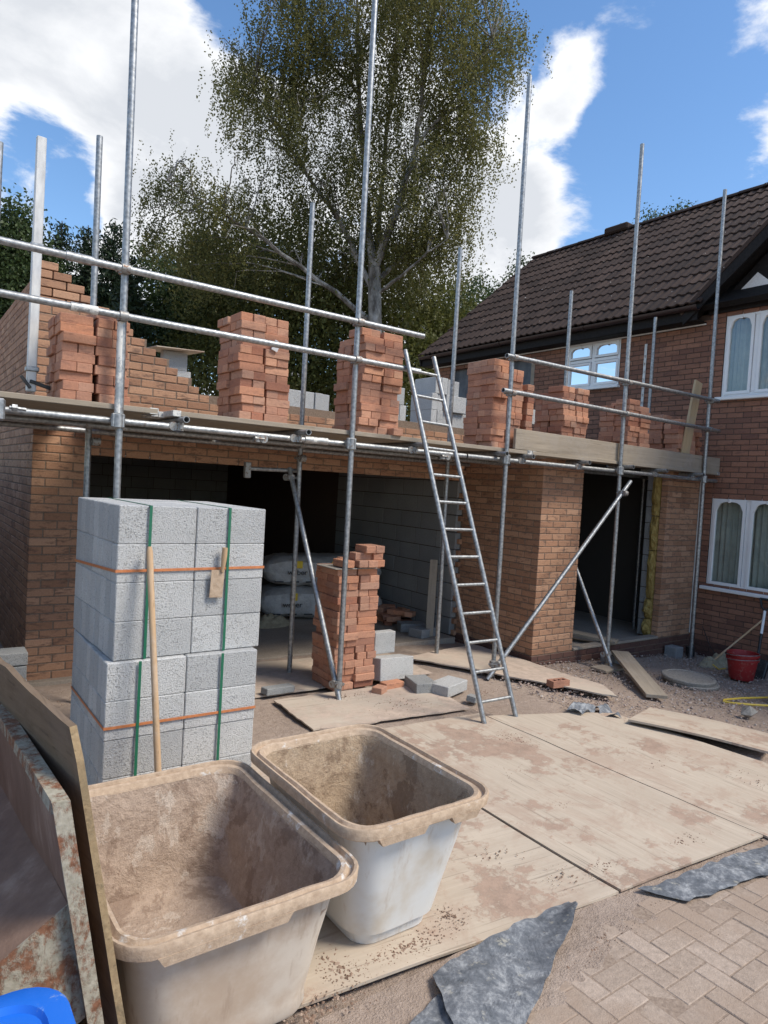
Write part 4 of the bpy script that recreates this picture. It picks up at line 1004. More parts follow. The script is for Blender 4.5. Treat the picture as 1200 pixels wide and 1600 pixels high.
pile(2.55, 8.25, [[(0, .44, 0, 0)], [(.0, .1, 1, 0), (.12, .1, 1, 0), (.24, .1, 1, 0)], [(.05, .32, 0, 0)], [(.02, .3, 0, 0)]], 'far block pile under a sheet')
MB().obox((2.70, 8.32, FZ + .885), (.60, .5, .012), (0.03, -.06, .1), .002).build('ply_offcut', 'plywood', **tagk('pale ply offcut lying on the far block pile', 'sheet'))

# ================================================================== MIXING TUBS
def rring(x0, x1, y0, y1, z, r_, n=7):
    r_ = max(min(r_, (x1 - x0) / 2 - .01, (y1 - y0) / 2 - .01), .01); P = []
    for (cx_, cy_, a0) in ((x1 - r_, y1 - r_, 0), (x0 + r_, y1 - r_, 90), (x0 + r_, y0 + r_, 180), (x1 - r_, y0 + r_, 270)):
        for i in range(n): a = R(a0 + 90 * i / (n - 1)); P.append((cx_ + r_ * math.cos(a), cy_ + r_ * math.sin(a), z))
    # extra points along the straight sides
    Q = []
    for i, p in enumerate(P):
        Q.append(p); nx_ = P[(i + 1) % len(P)]
        if i % n == n - 1:
            for k in range(1, 6): Q.append(tuple(Vector(p).lerp(Vector(nx_), k / 6)))
    return Q
def tub(name, x0, x1, y0, y1, z0, zt, inset, label, mbody, mrim, mcoat, foot=True, seed=1):
    t = thing(name, ((x0 + x1) / 2, (y0 + y1) / 2, z0), label, 'tub')
    def ring(o, z, r_=.12, w=0, ox=0):
        P = rring(x0 + o, x1 - o, y0 + o, y1 - o, z, r_)
        if w: P = [(p[0] + w * mnoise.noise((p[0] * 9, p[1] * 9, z * 9 + seed)), p[1] + w * mnoise.noise((p[0] * 9, p[1] * 9, z * 9 + seed + 7)), p[2] + .6 * w * mnoise.noise((p[0] * 14, p[1] * 14, seed))) for p in P]
        return P
    h = zt - z0
    rg = []
    if foot: rg += [ring(inset + .035, z0 + .0, .09), ring(inset + .028, z0 + .055, .09), ring(inset + .008, z0 + .062, .10)]
    else: rg += [ring(inset + .01, z0, .10), ring(inset, z0 + .02, .11)]
    for k in range(7):
        t_ = k / 6; rg.append(ring(inset + (.062 - inset) * t_, z0 + .06 + (h - .12) * t_, .12 + .0 * t_, .003))
    MB().loft(rg, True, False).build('body', mbody, t, smooth=True)
    rm = [ring(.060, zt - .046, .12), ring(.008, zt - .047, .13), ring(.002, zt - .042, .135), ring(.0, zt - .008, .135, .003), ring(.005, zt, .13, .003), ring(.014, zt - .002, .125, .003), ring(.020, zt - .020, .12, .003), ring(.028, zt - .022, .118, .004), ring(.040, zt - .006, .11, .006), ring(.054, zt - .010, .105, .006), ring(.066, zt - .035, .10, .006)]
    MB().loft(rm, False, False).build('rim', mrim, t, smooth=True)
    ins = [ring(.064, zt - .030, .10, .006)]
    for k in range(12):
        t_ = (k + 1) / 12; ins.append(ring(.066 + (inset + .025 - .066) * t_, zt - .03 - (h - .10) * t_, .10, .02))
    for o, dz in ((.06, -.02), (.10, -.03), (.16, -.032)): ins.append(ring(inset + o, z0 + .07 + dz, .08, .014))
    q = MB().loft(ins, False, True); q.f = [f[::-1] for f in q.f]
    q.build('mortar_lining', mcoat, t, smooth=True)
    # moulded grips under the rim on the near side
    for yy, s_ in ((y0, -1),):
        for xa, xb in ((x0 + .14, x0 + (x1 - x0) * .45), (x1 - .26, x1 - .14)) if seed == 2 else ((x0 + .14, x0 + (x1 - x0) * .62),):
            g = MB(); g.prism([(xa - .02, yy + .0008, zt - .040), (xb + .02, yy + .0008, zt - .040), (xb, yy + .003, zt - .072), (xa, yy + .003, zt - .072)], (0, .03, 0)); g.build('grip', mrim, t)
    return t
tub('mixing_tub', 1.385, 2.145, 1.99, 2.98, .022, .62, .155, 'white plastic mixing tub with dirty rim, the farther and taller of two', 'tub_plastic', 'tub_rim', 'mortar_coat_brown', True, 2)
tub('mixing_tub', .53, 1.40, 1.875, 3.03, .022, .548, .13, 'mortar caked beige mixing tub, the nearer and wider of two', 'tub_plastic_dirty', 'tub_rim', 'mortar_coat', False, 5)

# ================================================================== SKIP, BOARD, BLUE TUB AT THE LEFT EDGE
sk = thing('metal_skip', (.2, 2.3, 0), 'rusty pale green metal skip at the left edge', 'skip')
A = Vector((.352, 1.85, 1.05)); B = Vector((.285, 3.20, 1.05)); Cb = Vector((.455, 1.83, .44)); Db = Vector((.40, 3.15, .10))
MB().prism([A + Vector((.002, .02, -.012)), B + Vector((.002, 0, -.012)), Db, Cb + Vector((0, .02, 0))], (.006, 0, 0)).build('side_plate', 'rust_inside', sk)
q = MB(); dirn = (B - A)
q.prism([A + Vector((-.006, 0, .0)), A + Vector((.036, 0, .0)), A + Vector((.036, 0, -.035)), A + Vector((-.006, 0, -.035))], dirn); q.build('top_flange', 'rusty_paint', sk)
MB().prism([A + Vector((-.006, -.012, -.002)), A + Vector((.037, -.012, -.002)), Cb + Vector((.04, -.012, -.03)), Cb + Vector((-.004, -.012, 0))], (0, .014, 0)).build('front_flange', 'rusty_paint', sk)
g1 = Vector((.40, 1.865, .755)); g2 = Vector((.10, 1.865, .56))
MB().prism([g1, g2, (.10, 1.89, .30), (.40, 1.86, .40), (.452, 1.85, .44)], (0, .006, 0)).build('front_plate', 'rusty_paint', sk)
MB().prism([g1, g2, g2 + Vector((-.05, 1.25, -.0)), g1 + Vector((-.05, 1.25, -.05))], (0, 0, -.008)).build('sloping_floor', 'rust_inside', sk)
MB().prism([(-.75, 1.9, 1.05), (-.745, 3.2, 1.05), (-.72, 3.15, .1), (-.72, 1.9, .44)], (.006, 0, 0)).build('far_side_plate', 'rust_inside', sk)
MB().prism([(-.75, 3.2, 1.05), (.285, 3.2, 1.05), (.40, 3.15, .1), (-.72, 3.15, .1)], (0, .006, 0)).build('rear_plate', 'rust_inside', sk)
MB().prism([(-.745, 1.87, .56), g2, (.10, 1.89, .30), (-.745, 1.89, .30)], (0, .006, 0)).build('front_plate', 'rusty_paint', sk)
for x in (-.65, .30): MB().box((x, 2.0, .0), (x + .06, 3.1, .11), .01).build('skid', 'rusty_paint', sk)
MB().prism([(.40, 1.88, .42), (.34, 1.88, .11), (.34, 3.1, .11), (.40, 3.14, .12)], (-.01, 0, 0)).build('lower_plate', 'rust_inside', sk)
# splintered plywood sheet standing between skip and tub
sh = thing('plywood_sheet', (.6, 2.3, 0), 'dark splintered plywood sheet standing on edge between skip and tub', 'plywood')
T0 = Vector((.402, 1.93, 1.20)); T1 = Vector((.30, 2.75, 1.215)); Bt0 = Vector((.600, 1.80, .0)); Bt1 = Vector((.47, 2.90, .0))
n = 14; L_ = []; 
for k in range(n + 1):
    t_ = k / n; p = T0.lerp(Bt0, t_); L_.append(p + Vector((0, .012 * mnoise.noise((k * 1.7, 2, 3)) + (.022 if k == 0 else 0), 0)))
top_ = [T1.lerp(T0, k / 9) + Vector((0, 0, .008 * mnoise.noise((k * 2.3, 5, 1)))) for k in range(9)]
poly = top_ + L_ + [Bt1]
nrm = (T1 - T0).cross(Bt0 - T0).normalized(); nrm = nrm if nrm.x > 0 else -nrm
MB().prism(poly, nrm * .019).build('panel', 'plywood_dark', sh)
ed = MB()
for a, b in zip(L_[:-1], L_[1:]): ed.prism([a + Vector((0, -.002, 0)), a + nrm * .0195 + Vector((0, -.002, 0)), b + nrm * .0195 + Vector((0, -.002, 0)), b + Vector((0, -.002, 0))], (0, -.002, 0))
ed.build('split_edge', 'plywood_edge', sh)
# blue plastic lid
bl = thing('blue_tub', (.15, 1.35, 0), 'bright blue plastic tub at the bottom left corner', 'tub')
bx0, bx1, by0, by1, bz = -.35, .352, 1.02, 1.69, .70
MB().loft([rring(bx0 + .06, bx1 - .06, by0 + .06, by1 - .06, .0, .08), rring(bx0 + .02, bx1 - .02, by0 + .02, by1 - .02, bz - .05, .09)], True, False).build('body', 'blue_plastic', bl, smooth=True)
MB().loft([rring(bx0 + .02, bx1 - .02, by0 + .02, by1 - .02, bz - .05, .09), rring(bx0, bx1, by0, by1, bz - .05, .10), rring(bx0, bx1, by0, by1, bz - .006, .10), rring(bx0 + .008, bx1 - .008, by0 + .008, by1 - .008, bz, .095), rring(bx0 + .05, bx1 - .05, by0 + .05, by1 - .05, bz, .08), rring(bx0 + .058, bx1 - .058, by0 + .058, by1 - .058, bz - .014, .07)], False, True).build('lid', 'blue_plastic', bl, smooth=True)

# ================================================================== PLYWOOD SHEETS AND OTHER SHEETS ON THE GROUND
def ground_sheet(name, poly_px=None, poly=None, th=.012, z=0., mat='plywood', label='', cat='plywood', curl=None, amp=.009, res=.07, crease=0, group=None, ang=None, rag=.0):
    P = [Vector((p[0], p[1], 0)) for p in poly]
    # local frame along the first edge, so the grain runs along it
    d = (P[1] - P[0]).normalized(); a = math.atan2(d.y, d.x) if ang is None else ang
    M = Matrix.Translation(P[0]) @ Matrix.Rotation(a, 4, 'Z'); Mi = M.inverted()
    Q = [Mi @ p for p in P]
    # bilinear patch for quads
    n1 = max(2, int((Q[1] - Q[0]).length / res)); n2 = max(2, int((Q[3] - Q[0]).length / res)); V = []
    for j in range(n2 + 1):
        for i in range(n1 + 1):
            u, v = i / n1, j / n2; p = (Q[0] * (1 - u) + Q[1] * u) * (1 - v) + (Q[3] * (1 - u) + Q[2] * u) * v
            edge = (i in (0, n1)) or (j in (0, n2))
            w = M @ p; 
            if edge and rag: p = p + Vector((rag * mnoise.noise((w.x * 9, w.y * 9, 1)), rag * mnoise.noise((w.x * 9, w.y * 9, 5)), 0))
            zz_ = gz(w.x, w.y) + z + amp * mnoise.noise((w.x * 2, w.y * 2, z * 50)) + crease * abs(mnoise.noise((w.x * 6 + w.y * 3, w.y * 4 - w.x * 2, 3))) + crease * .25 * mnoise.noise((w.x * 17, w.y * 21, 3)) + (curl(u, v) if curl else 0)
            V.append((p.x, p.y, zz_))
    N = n1 + 1; cnt = len(V); Fs = []
    V += [(x, y, zz_ - th) for (x, y, zz_) in V]
    for j in range(n2):
        for i in range(n1):
            k = j * N + i; Fs.append([k, k + 1, k + N + 1, k + N]); Fs.append([cnt + k, cnt + k + N, cnt + k + N + 1, cnt + k + 1])
    for i in range(n1): Fs.append([i + 1, i, cnt + i, cnt + i + 1]); k = n2 * N + i; Fs.append([k, k + 1, cnt + k + 1, cnt + k])
    for j in range(n2): k = j * N; Fs.append([k, k + N, cnt + k + N, cnt + k]); k = j * N + n1; Fs.append([k + N, k, cnt + k, cnt + k + N])
    if (Q[1] - Q[0]).cross(Q[3] - Q[0]).z < 0: Fs = [f[::-1] for f in Fs]
    me = bpy.data.meshes.new(name); me.from_pydata(V, [], Fs); me.update()
    o = link(name, me, mat, loc=(P[0].x, P[0].y, 0), rot=(0, 0, a), **tagk(label, cat, group)); return o
G = 'plywood sheets laid over the yard'
ground_sheet('plywood_sheet', poly=[(.40, 2.14), (2.885, 1.885), (2.885, 3.10), (.42, 3.36)], z=.016, label='pale plywood ground sheet under the two mixing tubs', group=G)
ground_sheet('plywood_sheet', poly=[(.45, 3.38), (2.885, 3.12), (2.90, 4.30), (.45, 4.40)], z=.014, mat='plywood', label='plywood ground sheet under the strapped block packs', group=G)
ground_sheet('plywood_sheet', poly=[(2.905, 1.885), (2.90, 4.22), (4.095, 4.12), (4.115, 1.79)], z=.018, label='pale plywood ground sheet in the centre before the ladder feet', group=G)
ground_sheet('plywood_sheet', poly=[(4.135, 1.72), (4.115, 4.05), (5.28, 3.62), (5.36, 1.55)], z=.014, label='large pale plywood ground sheet right of the central one', group=G)
ground_sheet('plywood_sheet', poly=[(5.10, 3.36), (5.50, 2.40), (6.12, 2.62), (5.80, 3.60)], z=.055, th=.018, label='thick plywood offcut lying over the gravel at the right', curl=lambda u, v: .012 * math.sin(u * 3.1) - .03 * v, mat='plywood', group=G)
ground_sheet('plywood_sheet', poly=[(4.62, 5.85), (5.72, 3.90), (6.02, 4.28), (5.98, 6.20)], z=.028, th=.014, mat='plywood_far', label='curled grey plywood sheet between ladder and porch flank', curl=lambda u, v: .05 * max(0, u - .55) * (1 - v), rag=.02, group=G)
ground_sheet('plywood_sheet', poly=[(2.70, 5.20), (4.25, 5.10), (4.12, 4.28), (2.64, 4.42)], z=.012, mat='plywood_far', label='dirt covered sheet in front of the ground brick stack', group=G, rag=.02)
ground_sheet('plywood_sheet', poly=[(2.10, 6.40), (4.60, 6.30), (4.55, 5.30), (2.15, 5.36)], z=.010, mat='plywood_far', label='dusty sheet across the garage threshold', group=G, rag=.015)
# grey membrane scraps
def curl_a(u, v): return .02 * math.sin(u * 5 + v * 3) * .6 + .03 * max(0, u - .75) * 4 * (.3 + v * .4)
ground_sheet('membrane_scrap', poly=[(1.73, 1.905), (2.58, 1.95), (2.55, 1.86), (1.50, 1.38)], z=.036, th=.002, mat='membrane', label='large torn grey damp proof membrane piece over the plywood corner', cat='membrane', curl=curl_a, amp=.012, res=.018, rag=.014, crease=.022)
ground_sheet('membrane_scrap', poly=[(1.30, 1.72), (1.70, 1.82), (1.86, 1.44), (1.4, 1.50)], z=.020, th=.002, mat='membrane', label='lower grey membrane piece poking out at the bottom edge', cat='membrane', amp=.010, res=.02, rag=.02, crease=.018)
ground_sheet('membrane_scrap', poly=[(2.98, 1.84), (4.20, 1.72), (4.15, 1.52), (3.12, 1.66)], z=.012, th=.002, mat='membrane', label='long ragged grey membrane strip lying on the block paving', cat='membrane', amp=.012, res=.018, rag=.028, crease=.018)
for k, (x, y, a_) in enumerate([(5.02, 3.78, .2), (5.22, 3.66, .9)]):
    c_, s_ = math.cos(a_), math.sin(a_); pts = [(x + u * c_ - v * s_, y + u * s_ + v * c_) for u, v in ((-.16, -.09), (.16, -.07), (.14, .09), (-.15, .08))]
    ground_sheet('membrane_scrap', poly=pts, z=.03, th=.002, mat='membrane', label=['left small crumpled dark plastic scrap beyond the pale sheets', 'right small crumpled dark plastic scrap beyond the pale sheets'][k], cat='membrane', curl=lambda u, v: .03 * math.sin(u * 7 + v * 4), amp=.03, res=.03, rag=.03)

# ================================================================== THINGS BY THE PORCH AND HOUSE
def tilt_plank(name, a, b, w, th, mat, label, roll=0):
    a = Vector(a); b = Vector(b); d = b - a; L = d.length
    V, Fs = chamfer_box(L, w, th, .003); me = MB().add(V, Fs).mesh(name); me.materials.append(MATS[mat])
    rot_ = d.to_track_quat('X', 'Z').to_euler(); o = link(name, me, None, loc=(a + b) / 2, rot=rot_, **tagk(label, 'plank')); return o
pT = onz(985, 1020, .03); pB = onz(1022, 1098, -.06)
tilt_plank('ramp_plank', (7.28, 4.98, .035), (6.22, 3.80, gz(6.2, 3.8) + .03), .21, .036, 'board_timber', 'weathered ramp plank sloping from the porch step to the gravel')
tilt_plank('ramp_plank', (6.6, 7.4, .22), (7.55, 5.22, .085), .21, .036, 'board_timber', 'weathered plank lying inside the dark porch doorway')
tilt_plank('timber_offcut', (5.60, 6.62, .02), (5.74, 6.78, .98), .10, .02, 'board_timber', 'pale timber offcut propped upright at the garage jamb')
tilt_plank('sole_board', (6.70, 4.86, gz(6.9, 4.8) + .012), (7.15, 4.86, gz(7, 4.8) + .012), .22, .03, 'board_timber', 'small sole board under the foot of the porch brace')
tilt_plank('spirit_level', (7.5, 6.0, .05), (8.05, 6.9, .65), .06, .025, 'yellow_hose', 'yellow spirit level leaning inside the dark porch')
# manhole covers
mc = onz(1078, 1056, -.1)
for k, (dx, dy, z, lab) in enumerate([(0, 0, 0, 'lower round concrete manhole cover on the gravel'), (-.02, .03, .045, 'upper round concrete manhole cover on the gravel')]):
    z0 = gz(mc.x, mc.y) + .0 + z; cx_, cy_ = 7.42 + dx, 4.12 + dy; q = MB(); n = 40
    ringc = lambda r_, zz_: [(cx_ + r_ * math.cos(2 * math.pi * i / n), cy_ + r_ * math.sin(2 * math.pi * i / n), zz_ + .006 * math.sin(2 * math.pi * i / n)) for i in range(n)]
    q.loft([ringc(.27, z0 - .01), ringc(.285, z0), ringc(.29, z0 + .028), ringc(.282, z0 + .038), ringc(.25, z0 + .040), ringc(.246, z0 + .034), ringc(.05, z0 + .038)]); q.build('manhole_cover', 'cement_cover', smooth=True, **tagk(lab, 'manhole cover'))
# nested red buckets
def bucket(cx_, cy_, z0, label, tilt):
    t = thing('bucket', (cx_, cy_, z0), label, 'bucket', 'nested red buckets'); n = 28
    def rg(r_, z): return [(cx_ + r_ * math.cos(2 * math.pi * i / n) + tilt * (z - z0), cy_ + r_ * math.sin(2 * math.pi * i / n), z + .04 * tilt * math.cos(2 * math.pi * i / n)) for i in range(n)]
    MB().loft([rg(.125, z0), rg(.135, z0 + .01), rg(.172, z0 + .25), rg(.166, z0 + .25), rg(.130, z0 + .02)]).build('body', 'red_plastic', t, smooth=True)
    MB().loft([rg(.168, z0 + .235), rg(.182, z0 + .237), rg(.184, z0 + .262), rg(.166, z0 + .263), rg(.164, z0 + .25)], False, False).build('rim', 'red_plastic', t, smooth=True)
    q = MB(); q.path([(cx_ + .185 * math.cos(a), cy_ + .185 * math.sin(a), z0 + .25 - .02 * math.sin(a)) for a in np.linspace(2.4, 5.5, 16)], .004, 6); q.build('handle', 'galvanised', t)
    return t
bz0 = gz(8.4, 4.05); bucket(8.40, 4.05, bz0, 'outer dusty red bucket on the gravel by the house', 0); bucket(8.40, 4.05, bz0 + .055, 'inner red bucket nested in the other', .05)
# yellow hose coil
pts = []
for i in range(90):
    a = i / 90 * 4.2 * math.pi; r_ = .16 + .012 * i / 90 * 3; pts.append((7.62 + r_ * 1.2 * math.cos(a) + .0, 3.18 + r_ * .8 * math.sin(a), gz(7.4, 3.2) + .014 + .012 * (a / (2 * math.pi)) + .008 * math.sin(a * 1.7)))
pts = [(7.0 + .05 * math.cos(a), 3.42 + .09 * math.sin(a), gz(7.3, 3.5) + .018) for a in np.linspace(5.2, 1.4, 10)][::-1][:0] + [(7.9, 3.30, -.12), (7.3, 3.5, -.11), (7.02, 3.54, -.10), (6.94, 3.50, -.095), (6.98, 3.42, -.095), (7.15, 3.30, -.10), (7.35, 3.16, -.10)] + pts
MB().path(pts, .011, 8).build('yellow_hose', 'yellow_hose', smooth=True, **tagk('coiled yellow hose on the gravel at the right edge', 'hose'))
# shovel leaning on the house wall
sv_ = thing('shovel', (9.0, 4.1, -.2), 'shovel with white shaft leaning on the house wall behind the buckets', 'shovel')
s0, s1 = Vector((8.93, 4.12, -.02)), Vector((9.30, 4.24, .66))
MB().tube(s0, s0.lerp(s1, .45), .019, 10, False).build('socket', 'black_plastic', sv_, smooth=True); MB().tube(s0.lerp(s1, .45), s0.lerp(s1, .86), .017, 10, False).build('shaft', 'white_upvc', sv_, smooth=True)
q = MB(); hp = s0.lerp(s1, .86); q.path([hp, hp.lerp(s1, .5) + Vector((0, .05, 0)), s1 + Vector((0, .07, .05))], .014, 8); q.path([hp, hp.lerp(s1, .5) + Vector((0, -.05, 0)), s1 + Vector((0, -.07, .05))], .014, 8); q.path([s1 + Vector((0, .08, .05)), s1 + Vector((0, -.08, .05))], .016, 8); q.build('grip', 'black_plastic', sv_, smooth=True)
MB().obox((8.86, 4.09, -.12), (.06, .24, .26), (0, .45, 0), .01).build('blade', 'black_plastic', sv_)
st = MB(); st.tube((8.75, 4.62, -.16), (9.36, 4.30, .42), .012, 8, False); st.build('thin_stick', 'handle_wood', smooth=True, **tagk('thin brown stick leaning on the house wall left of the shovel', 'stick'))
# crumpled canvas and pipes at the foot of the last standard
def crumple(name, cx_, cy_, rx, ry, h, mat, label, cat, seed):
    n, m_ = 26, 12; V = []; z0 = gz(cx_, cy_)
    for j in range(m_ + 1):
        for i in range(n):
            a = 2 * math.pi * i / n; r_ = j / m_; nn = mnoise.noise((math.cos(a) * 1.6 * r_ + seed, math.sin(a) * 1.6 * r_, r_ * 2))
            nf = abs(mnoise.noise((math.cos(a) * 4 * r_ + seed, math.sin(a) * 4 * r_, seed)))
            rr = r_ * (1 + .25 * mnoise.noise((math.cos(a) * 1.3, math.sin(a) * 1.3, seed)))
            V.append((cx_ + rx * rr * math.cos(a), cy_ + ry * rr * math.sin(a), z0 - .01 + h * (1 - r_ ** 2.2) * (.75 + .5 * nn) + h * .5 * nf * (1 - r_ ** 6)))
    Fs = [[j * n + i, j * n + (i + 1) % n, (j + 1) * n + (i + 1) % n, (j + 1) * n + i] for j in range(m_) for i in range(n)]
    q = MB().add(V, [f[::-1] for f in Fs]); q.build(name, mat, smooth=True, **tagk(label, cat))
crumple('canvas_bag', 8.72, 4.62, .20, .13, .13, 'canvas', 'crumpled yellowish canvas bag at the foot of the right standard', 'bag', 3.1)
crumple('canvas_bag', 9.02, 4.62, .26, .16, .15, 'canvas', 'larger crumpled canvas bag behind the red buckets', 'bag', 9.4)
MB().path([(8.62, 4.40, gz(8.6, 4.4) + .02), (8.55, 4.32, gz(8.6, 4.4) + .05), (8.50, 4.38, gz(8.6, 4.4) + .03), (8.58, 4.5, gz(8.6, 4.4) + .05)], .008, 6).build('canvas_strap', 'yellow_hose', smooth=True, **tagk('small yellow strap loop beside the canvas bag', 'strap'))
MB().tube((9.05, 5.08, gz(9, 5) - .02), (9.05, 5.08, gz(9, 5) + .13), .06, 16).build('drain_pipe', 'black_plastic', smooth=True, **tagk('short grey drain pipe stub beside the right standard', 'pipe'))
MB().box((8.70, 5.08, gz(9, 5) - .02), (8.88, 5.26, gz(9, 5) + .14), .01).build('drain_box', 'concrete_block_old', **tagk('grey gully block against the porch plinth', 'block'))
MB().path([(9.36, 5.1, .18), (9.2, 4.9, -.02), (9.1, 4.75, -.12), (9.2, 4.5, -.17)], .006, 6).build('cable', 'black_plastic', smooth=True, **tagk('thin black cable hanging at the house corner', 'cable'))
MB().tube((8.55, 3.62, gz(8.5, 3.6) + .03), (9.3, 3.2, gz(9, 3.3) + .03), .04, 12).build('drain_pipe', 'black_plastic', smooth=True, **tagk('dark pipe lying on the ground right of the red buckets', 'pipe'))
q = MB(); blob_stone(q, (6.62, 3.09, gz(6.6, 3.1) + .04), .065, 5); q.build('rubble_lump', 'cement_cover', **tagk('fist sized grey lump on the gravel beyond the plywood offcut', 'stone'))

# soil drifting over the edge of the paving
V = []; nx_, ny_ = 90, 46
for j in range(ny_):
    for i in range(nx_):
        x = 1.15 + 3.2 * i / (nx_ - 1); y = 1.25 + .72 * j / (ny_ - 1)
        w = (y - 1.55 - .10 * math.sin(x * 2.3) + .22 * max(0, 2.5 - x) - .12 * max(0, x - 3.0)) / .35
        V.append((x, y, -.012 + .016 * max(-1, min(1, w)) + .010 * mnoise.noise((x * 5, y * 5, 2)) + .006 * mnoise.noise((x * 14, y * 14, 6)) + .003 * mnoise.noise((x * 40, y * 40, 6))))
q = MB().add(V, [[j * nx_ + i, j * nx_ + i + 1, (j + 1) * nx_ + i + 1, (j + 1) * nx_ + i] for j in range(ny_ - 1) for i in range(nx_ - 1)])
q.build('soil_drift', 'dirt', smooth=True, **tagk('brown soil drifted over the edge of the block paving', 'soil'), kind='stuff')

# added fence, out of view at the left, put in to shade the garage flank
fe = thing('shade_fence', (-.25, 9, 0), 'added unseen dark timber fence that shades the garage flank', 'fence')
for k in range(4): MB().box((-.32, 5.2 + k * 2.4, -.3), (-.22, 5.3 + k * 2.4, 2.05), .006).build('post', 'bark_dark', fe)
for k in range(60): MB().box((-.215, 5.22 + k * .125, .03), (-.195 - .004 * (k % 2), 5.34 + k * .125, 1.95), .003).build('shade_fence_board', 'bark_dark', fe)

# ================================================================== SACKS IN THE GARAGE
def sack(cx_, cy_, z0, L, Wd, Ht, rz, label, text):
    t = thing('plastic_sack', (cx_, cy_, z0), label, 'sack', 'white sacks stacked in the garage')
    n, m_ = 40, 14; V = []; Mx = Matrix.Translation((cx_, cy_, z0)) @ Matrix.Rotation(rz, 4, 'Z')
    for i in range(n + 1):
        u = -1 + 2 * i / n
        for j in range(m_):
            a = 2 * math.pi * j / m_; ct, st_ = math.cos(a), math.sin(a)
            ex = (1 - abs(u) ** 5) ** .5 if abs(u) < 1 else 0
            y = Wd / 2 * math.copysign(abs(ct) ** .6, ct) * (.75 + .25 * ex); z = Ht / 2 + Ht / 2 * math.copysign(abs(st_) ** .55, st_) * (.12 + .88 * ex)
            nn = .022 * mnoise.noise((u * 4 + cx_, ct * 2, st_ * 2 + z0 * 3)) + .01 * mnoise.noise((u * 14, ct * 5, st_ * 5))
            V.append((u * L / 2, y + nn, z + nn))
    Fs = [[i * m_ + j, i * m_ + (j + 1) % m_, (i + 1) * m_ + (j + 1) % m_, (i + 1) * m_ + j] for i in range(n) for j in range(m_)] + [list(range(m_)), [n * m_ + j for j in range(m_)][::-1]]
    MB().add(V, [f[::-1] for f in Fs], Mx).build('bag', 'bag_plastic', t, smooth=True)
    def lettering(body, size, lx, lz, mat):
        cu = bpy.data.curves.new('lettering', 'FONT'); cu.body = body; cu.size = size; cu.extrude = .002; cu.align_x = 'CENTER'
        o = bpy.data.objects.new('lettering', cu); C.objects.link(o); me0 = o.to_mesh(); vv = [tuple(v.co) for v in me0.vertices]; ff = [list(p.vertices) for p in me0.polygons]; o.to_mesh_clear(); bpy.data.objects.remove(o); bpy.data.curves.remove(cu)
        me = bpy.data.meshes.new('lettering'); me.from_pydata(vv, [], ff); me.update()
        mm = Mx @ Matrix.Translation((lx, -Wd / 2 - .012, lz)) @ Matrix.Rotation(R(90), 4, 'X'); me.transform(mm); link('lettering', me, mat, t)
    for lx in text: lettering('weber', .105, lx, Ht * .42, 'print_black'); 
    for lx in text: MB().add(*chamfer_box(.09, .003, .10, .03), Mx @ Matrix.Translation((lx + .02, -Wd / 2 - .011, Ht * .42 + .14))).build('logo', 'print_yellow', t)
    for k in range(7): MB().add(*chamfer_box(.12, .003, .02, .001), Mx @ Matrix.Translation((-L * .38 + k * L * .125, -Wd / 2 - .010, Ht * .20))).build('printed_dash', 'print_black', t)
sack(4.95, 8.35, .012, 1.75, .8, .44, -.28, 'lower white plastic sack of render in the garage', (-.45, .42)); sack(4.98, 8.40, .44, 1.70, .75, .44, -.28, 'upper white plastic sack of render in the garage', (-.4, .1, .55))
crumple('dust_sheet', 4.05, 8.0, .35, .22, .14, 'canvas', 'crumpled pale dust sheet on the floor beside the sacks', 'sheet', 5.5)
tr_ = MB(); tr_.path([(3.9, 9.9, .02), (3.9, 9.9, 1.25), (4.35, 9.75, 1.25), (4.35, 9.75, .02)], .015, 6); tr_.path([(3.9, 9.9, 1.1), (4.35, 9.75, 1.1)], .012, 6); tr_.build('trestle', 'galvanised', **tagk('thin metal trestle standing in the dark of the garage', 'trestle'))

# ================================================================== LOOSE GRAVEL AND CRUMBS
gs = MB(); k = 0
while k < 9500:
    x = random.uniform(5.0, 9.4); y = random.uniform(2.0, 5.3)
    if y < 3.7 - (x - 5.1) * 1.2 and x < 5.9: continue
    if mnoise.noise((x * 1.2, y * 1.2, 4)) < random.uniform(-.6, .3): k += 1; continue
    blob_stone(gs, (x, y, gz(x, y) + .002), random.choice((.005, .006, .008, .010, .012, .016)) * random.uniform(.7, 1.1), k); k += 1
gs.build('gravel', 'gravel_stone', **tagk('loose pinkish grey gravel before the porch and house', 'gravel'), kind='stuff')
cs_ = MB(); k = 0
def crumbs(cx_, cy_, rx, ry, n, s0=.003, s1=.010, z=.018):
    global k
    for _ in range(n):
        a = random.random() * 6.283; r_ = random.random() ** .7; x = cx_ + rx * r_ * math.cos(a); y = cy_ + ry * r_ * math.sin(a)
        blob_stone(cs_, (x, y, gz(x, y) + z), random.uniform(s0, s1) * (1.25 - r_) * .62, k + 9000); k += 1
for c_ in [(1.75, 2.10, .40, .08, 330, .004, .013), (1.46, 2.16, .10, .16, 150, .005, .016), (2.05, 2.16, .12, .10, 110), (1.25, 1.98, .35, .10, 260, .004, .015), (2.75, 2.10, .22, .12, 90), (2.60, 2.42, .25, .2, 60), (3.35, 2.62, .12, .14, 110), (3.55, 3.10, .3, .2, 60), (3.95, 3.55, .30, .25, 160), (3.05, 2.05, .25, .08, 110), (3.6, 2.0, .4, .1, 90),
           (4.6, 2.9, .4, .5, 70), (4.9, 2.2, .2, .3, 60), (4.55, 4.55, .55, .45, 420, .003, .009), (3.6, 4.6, .6, .4, 200, .003, .009), (2.2, 4.9, .5, .4, 130), (3.3, 5.0, .4, .15, 120)]: crumbs(*c_)
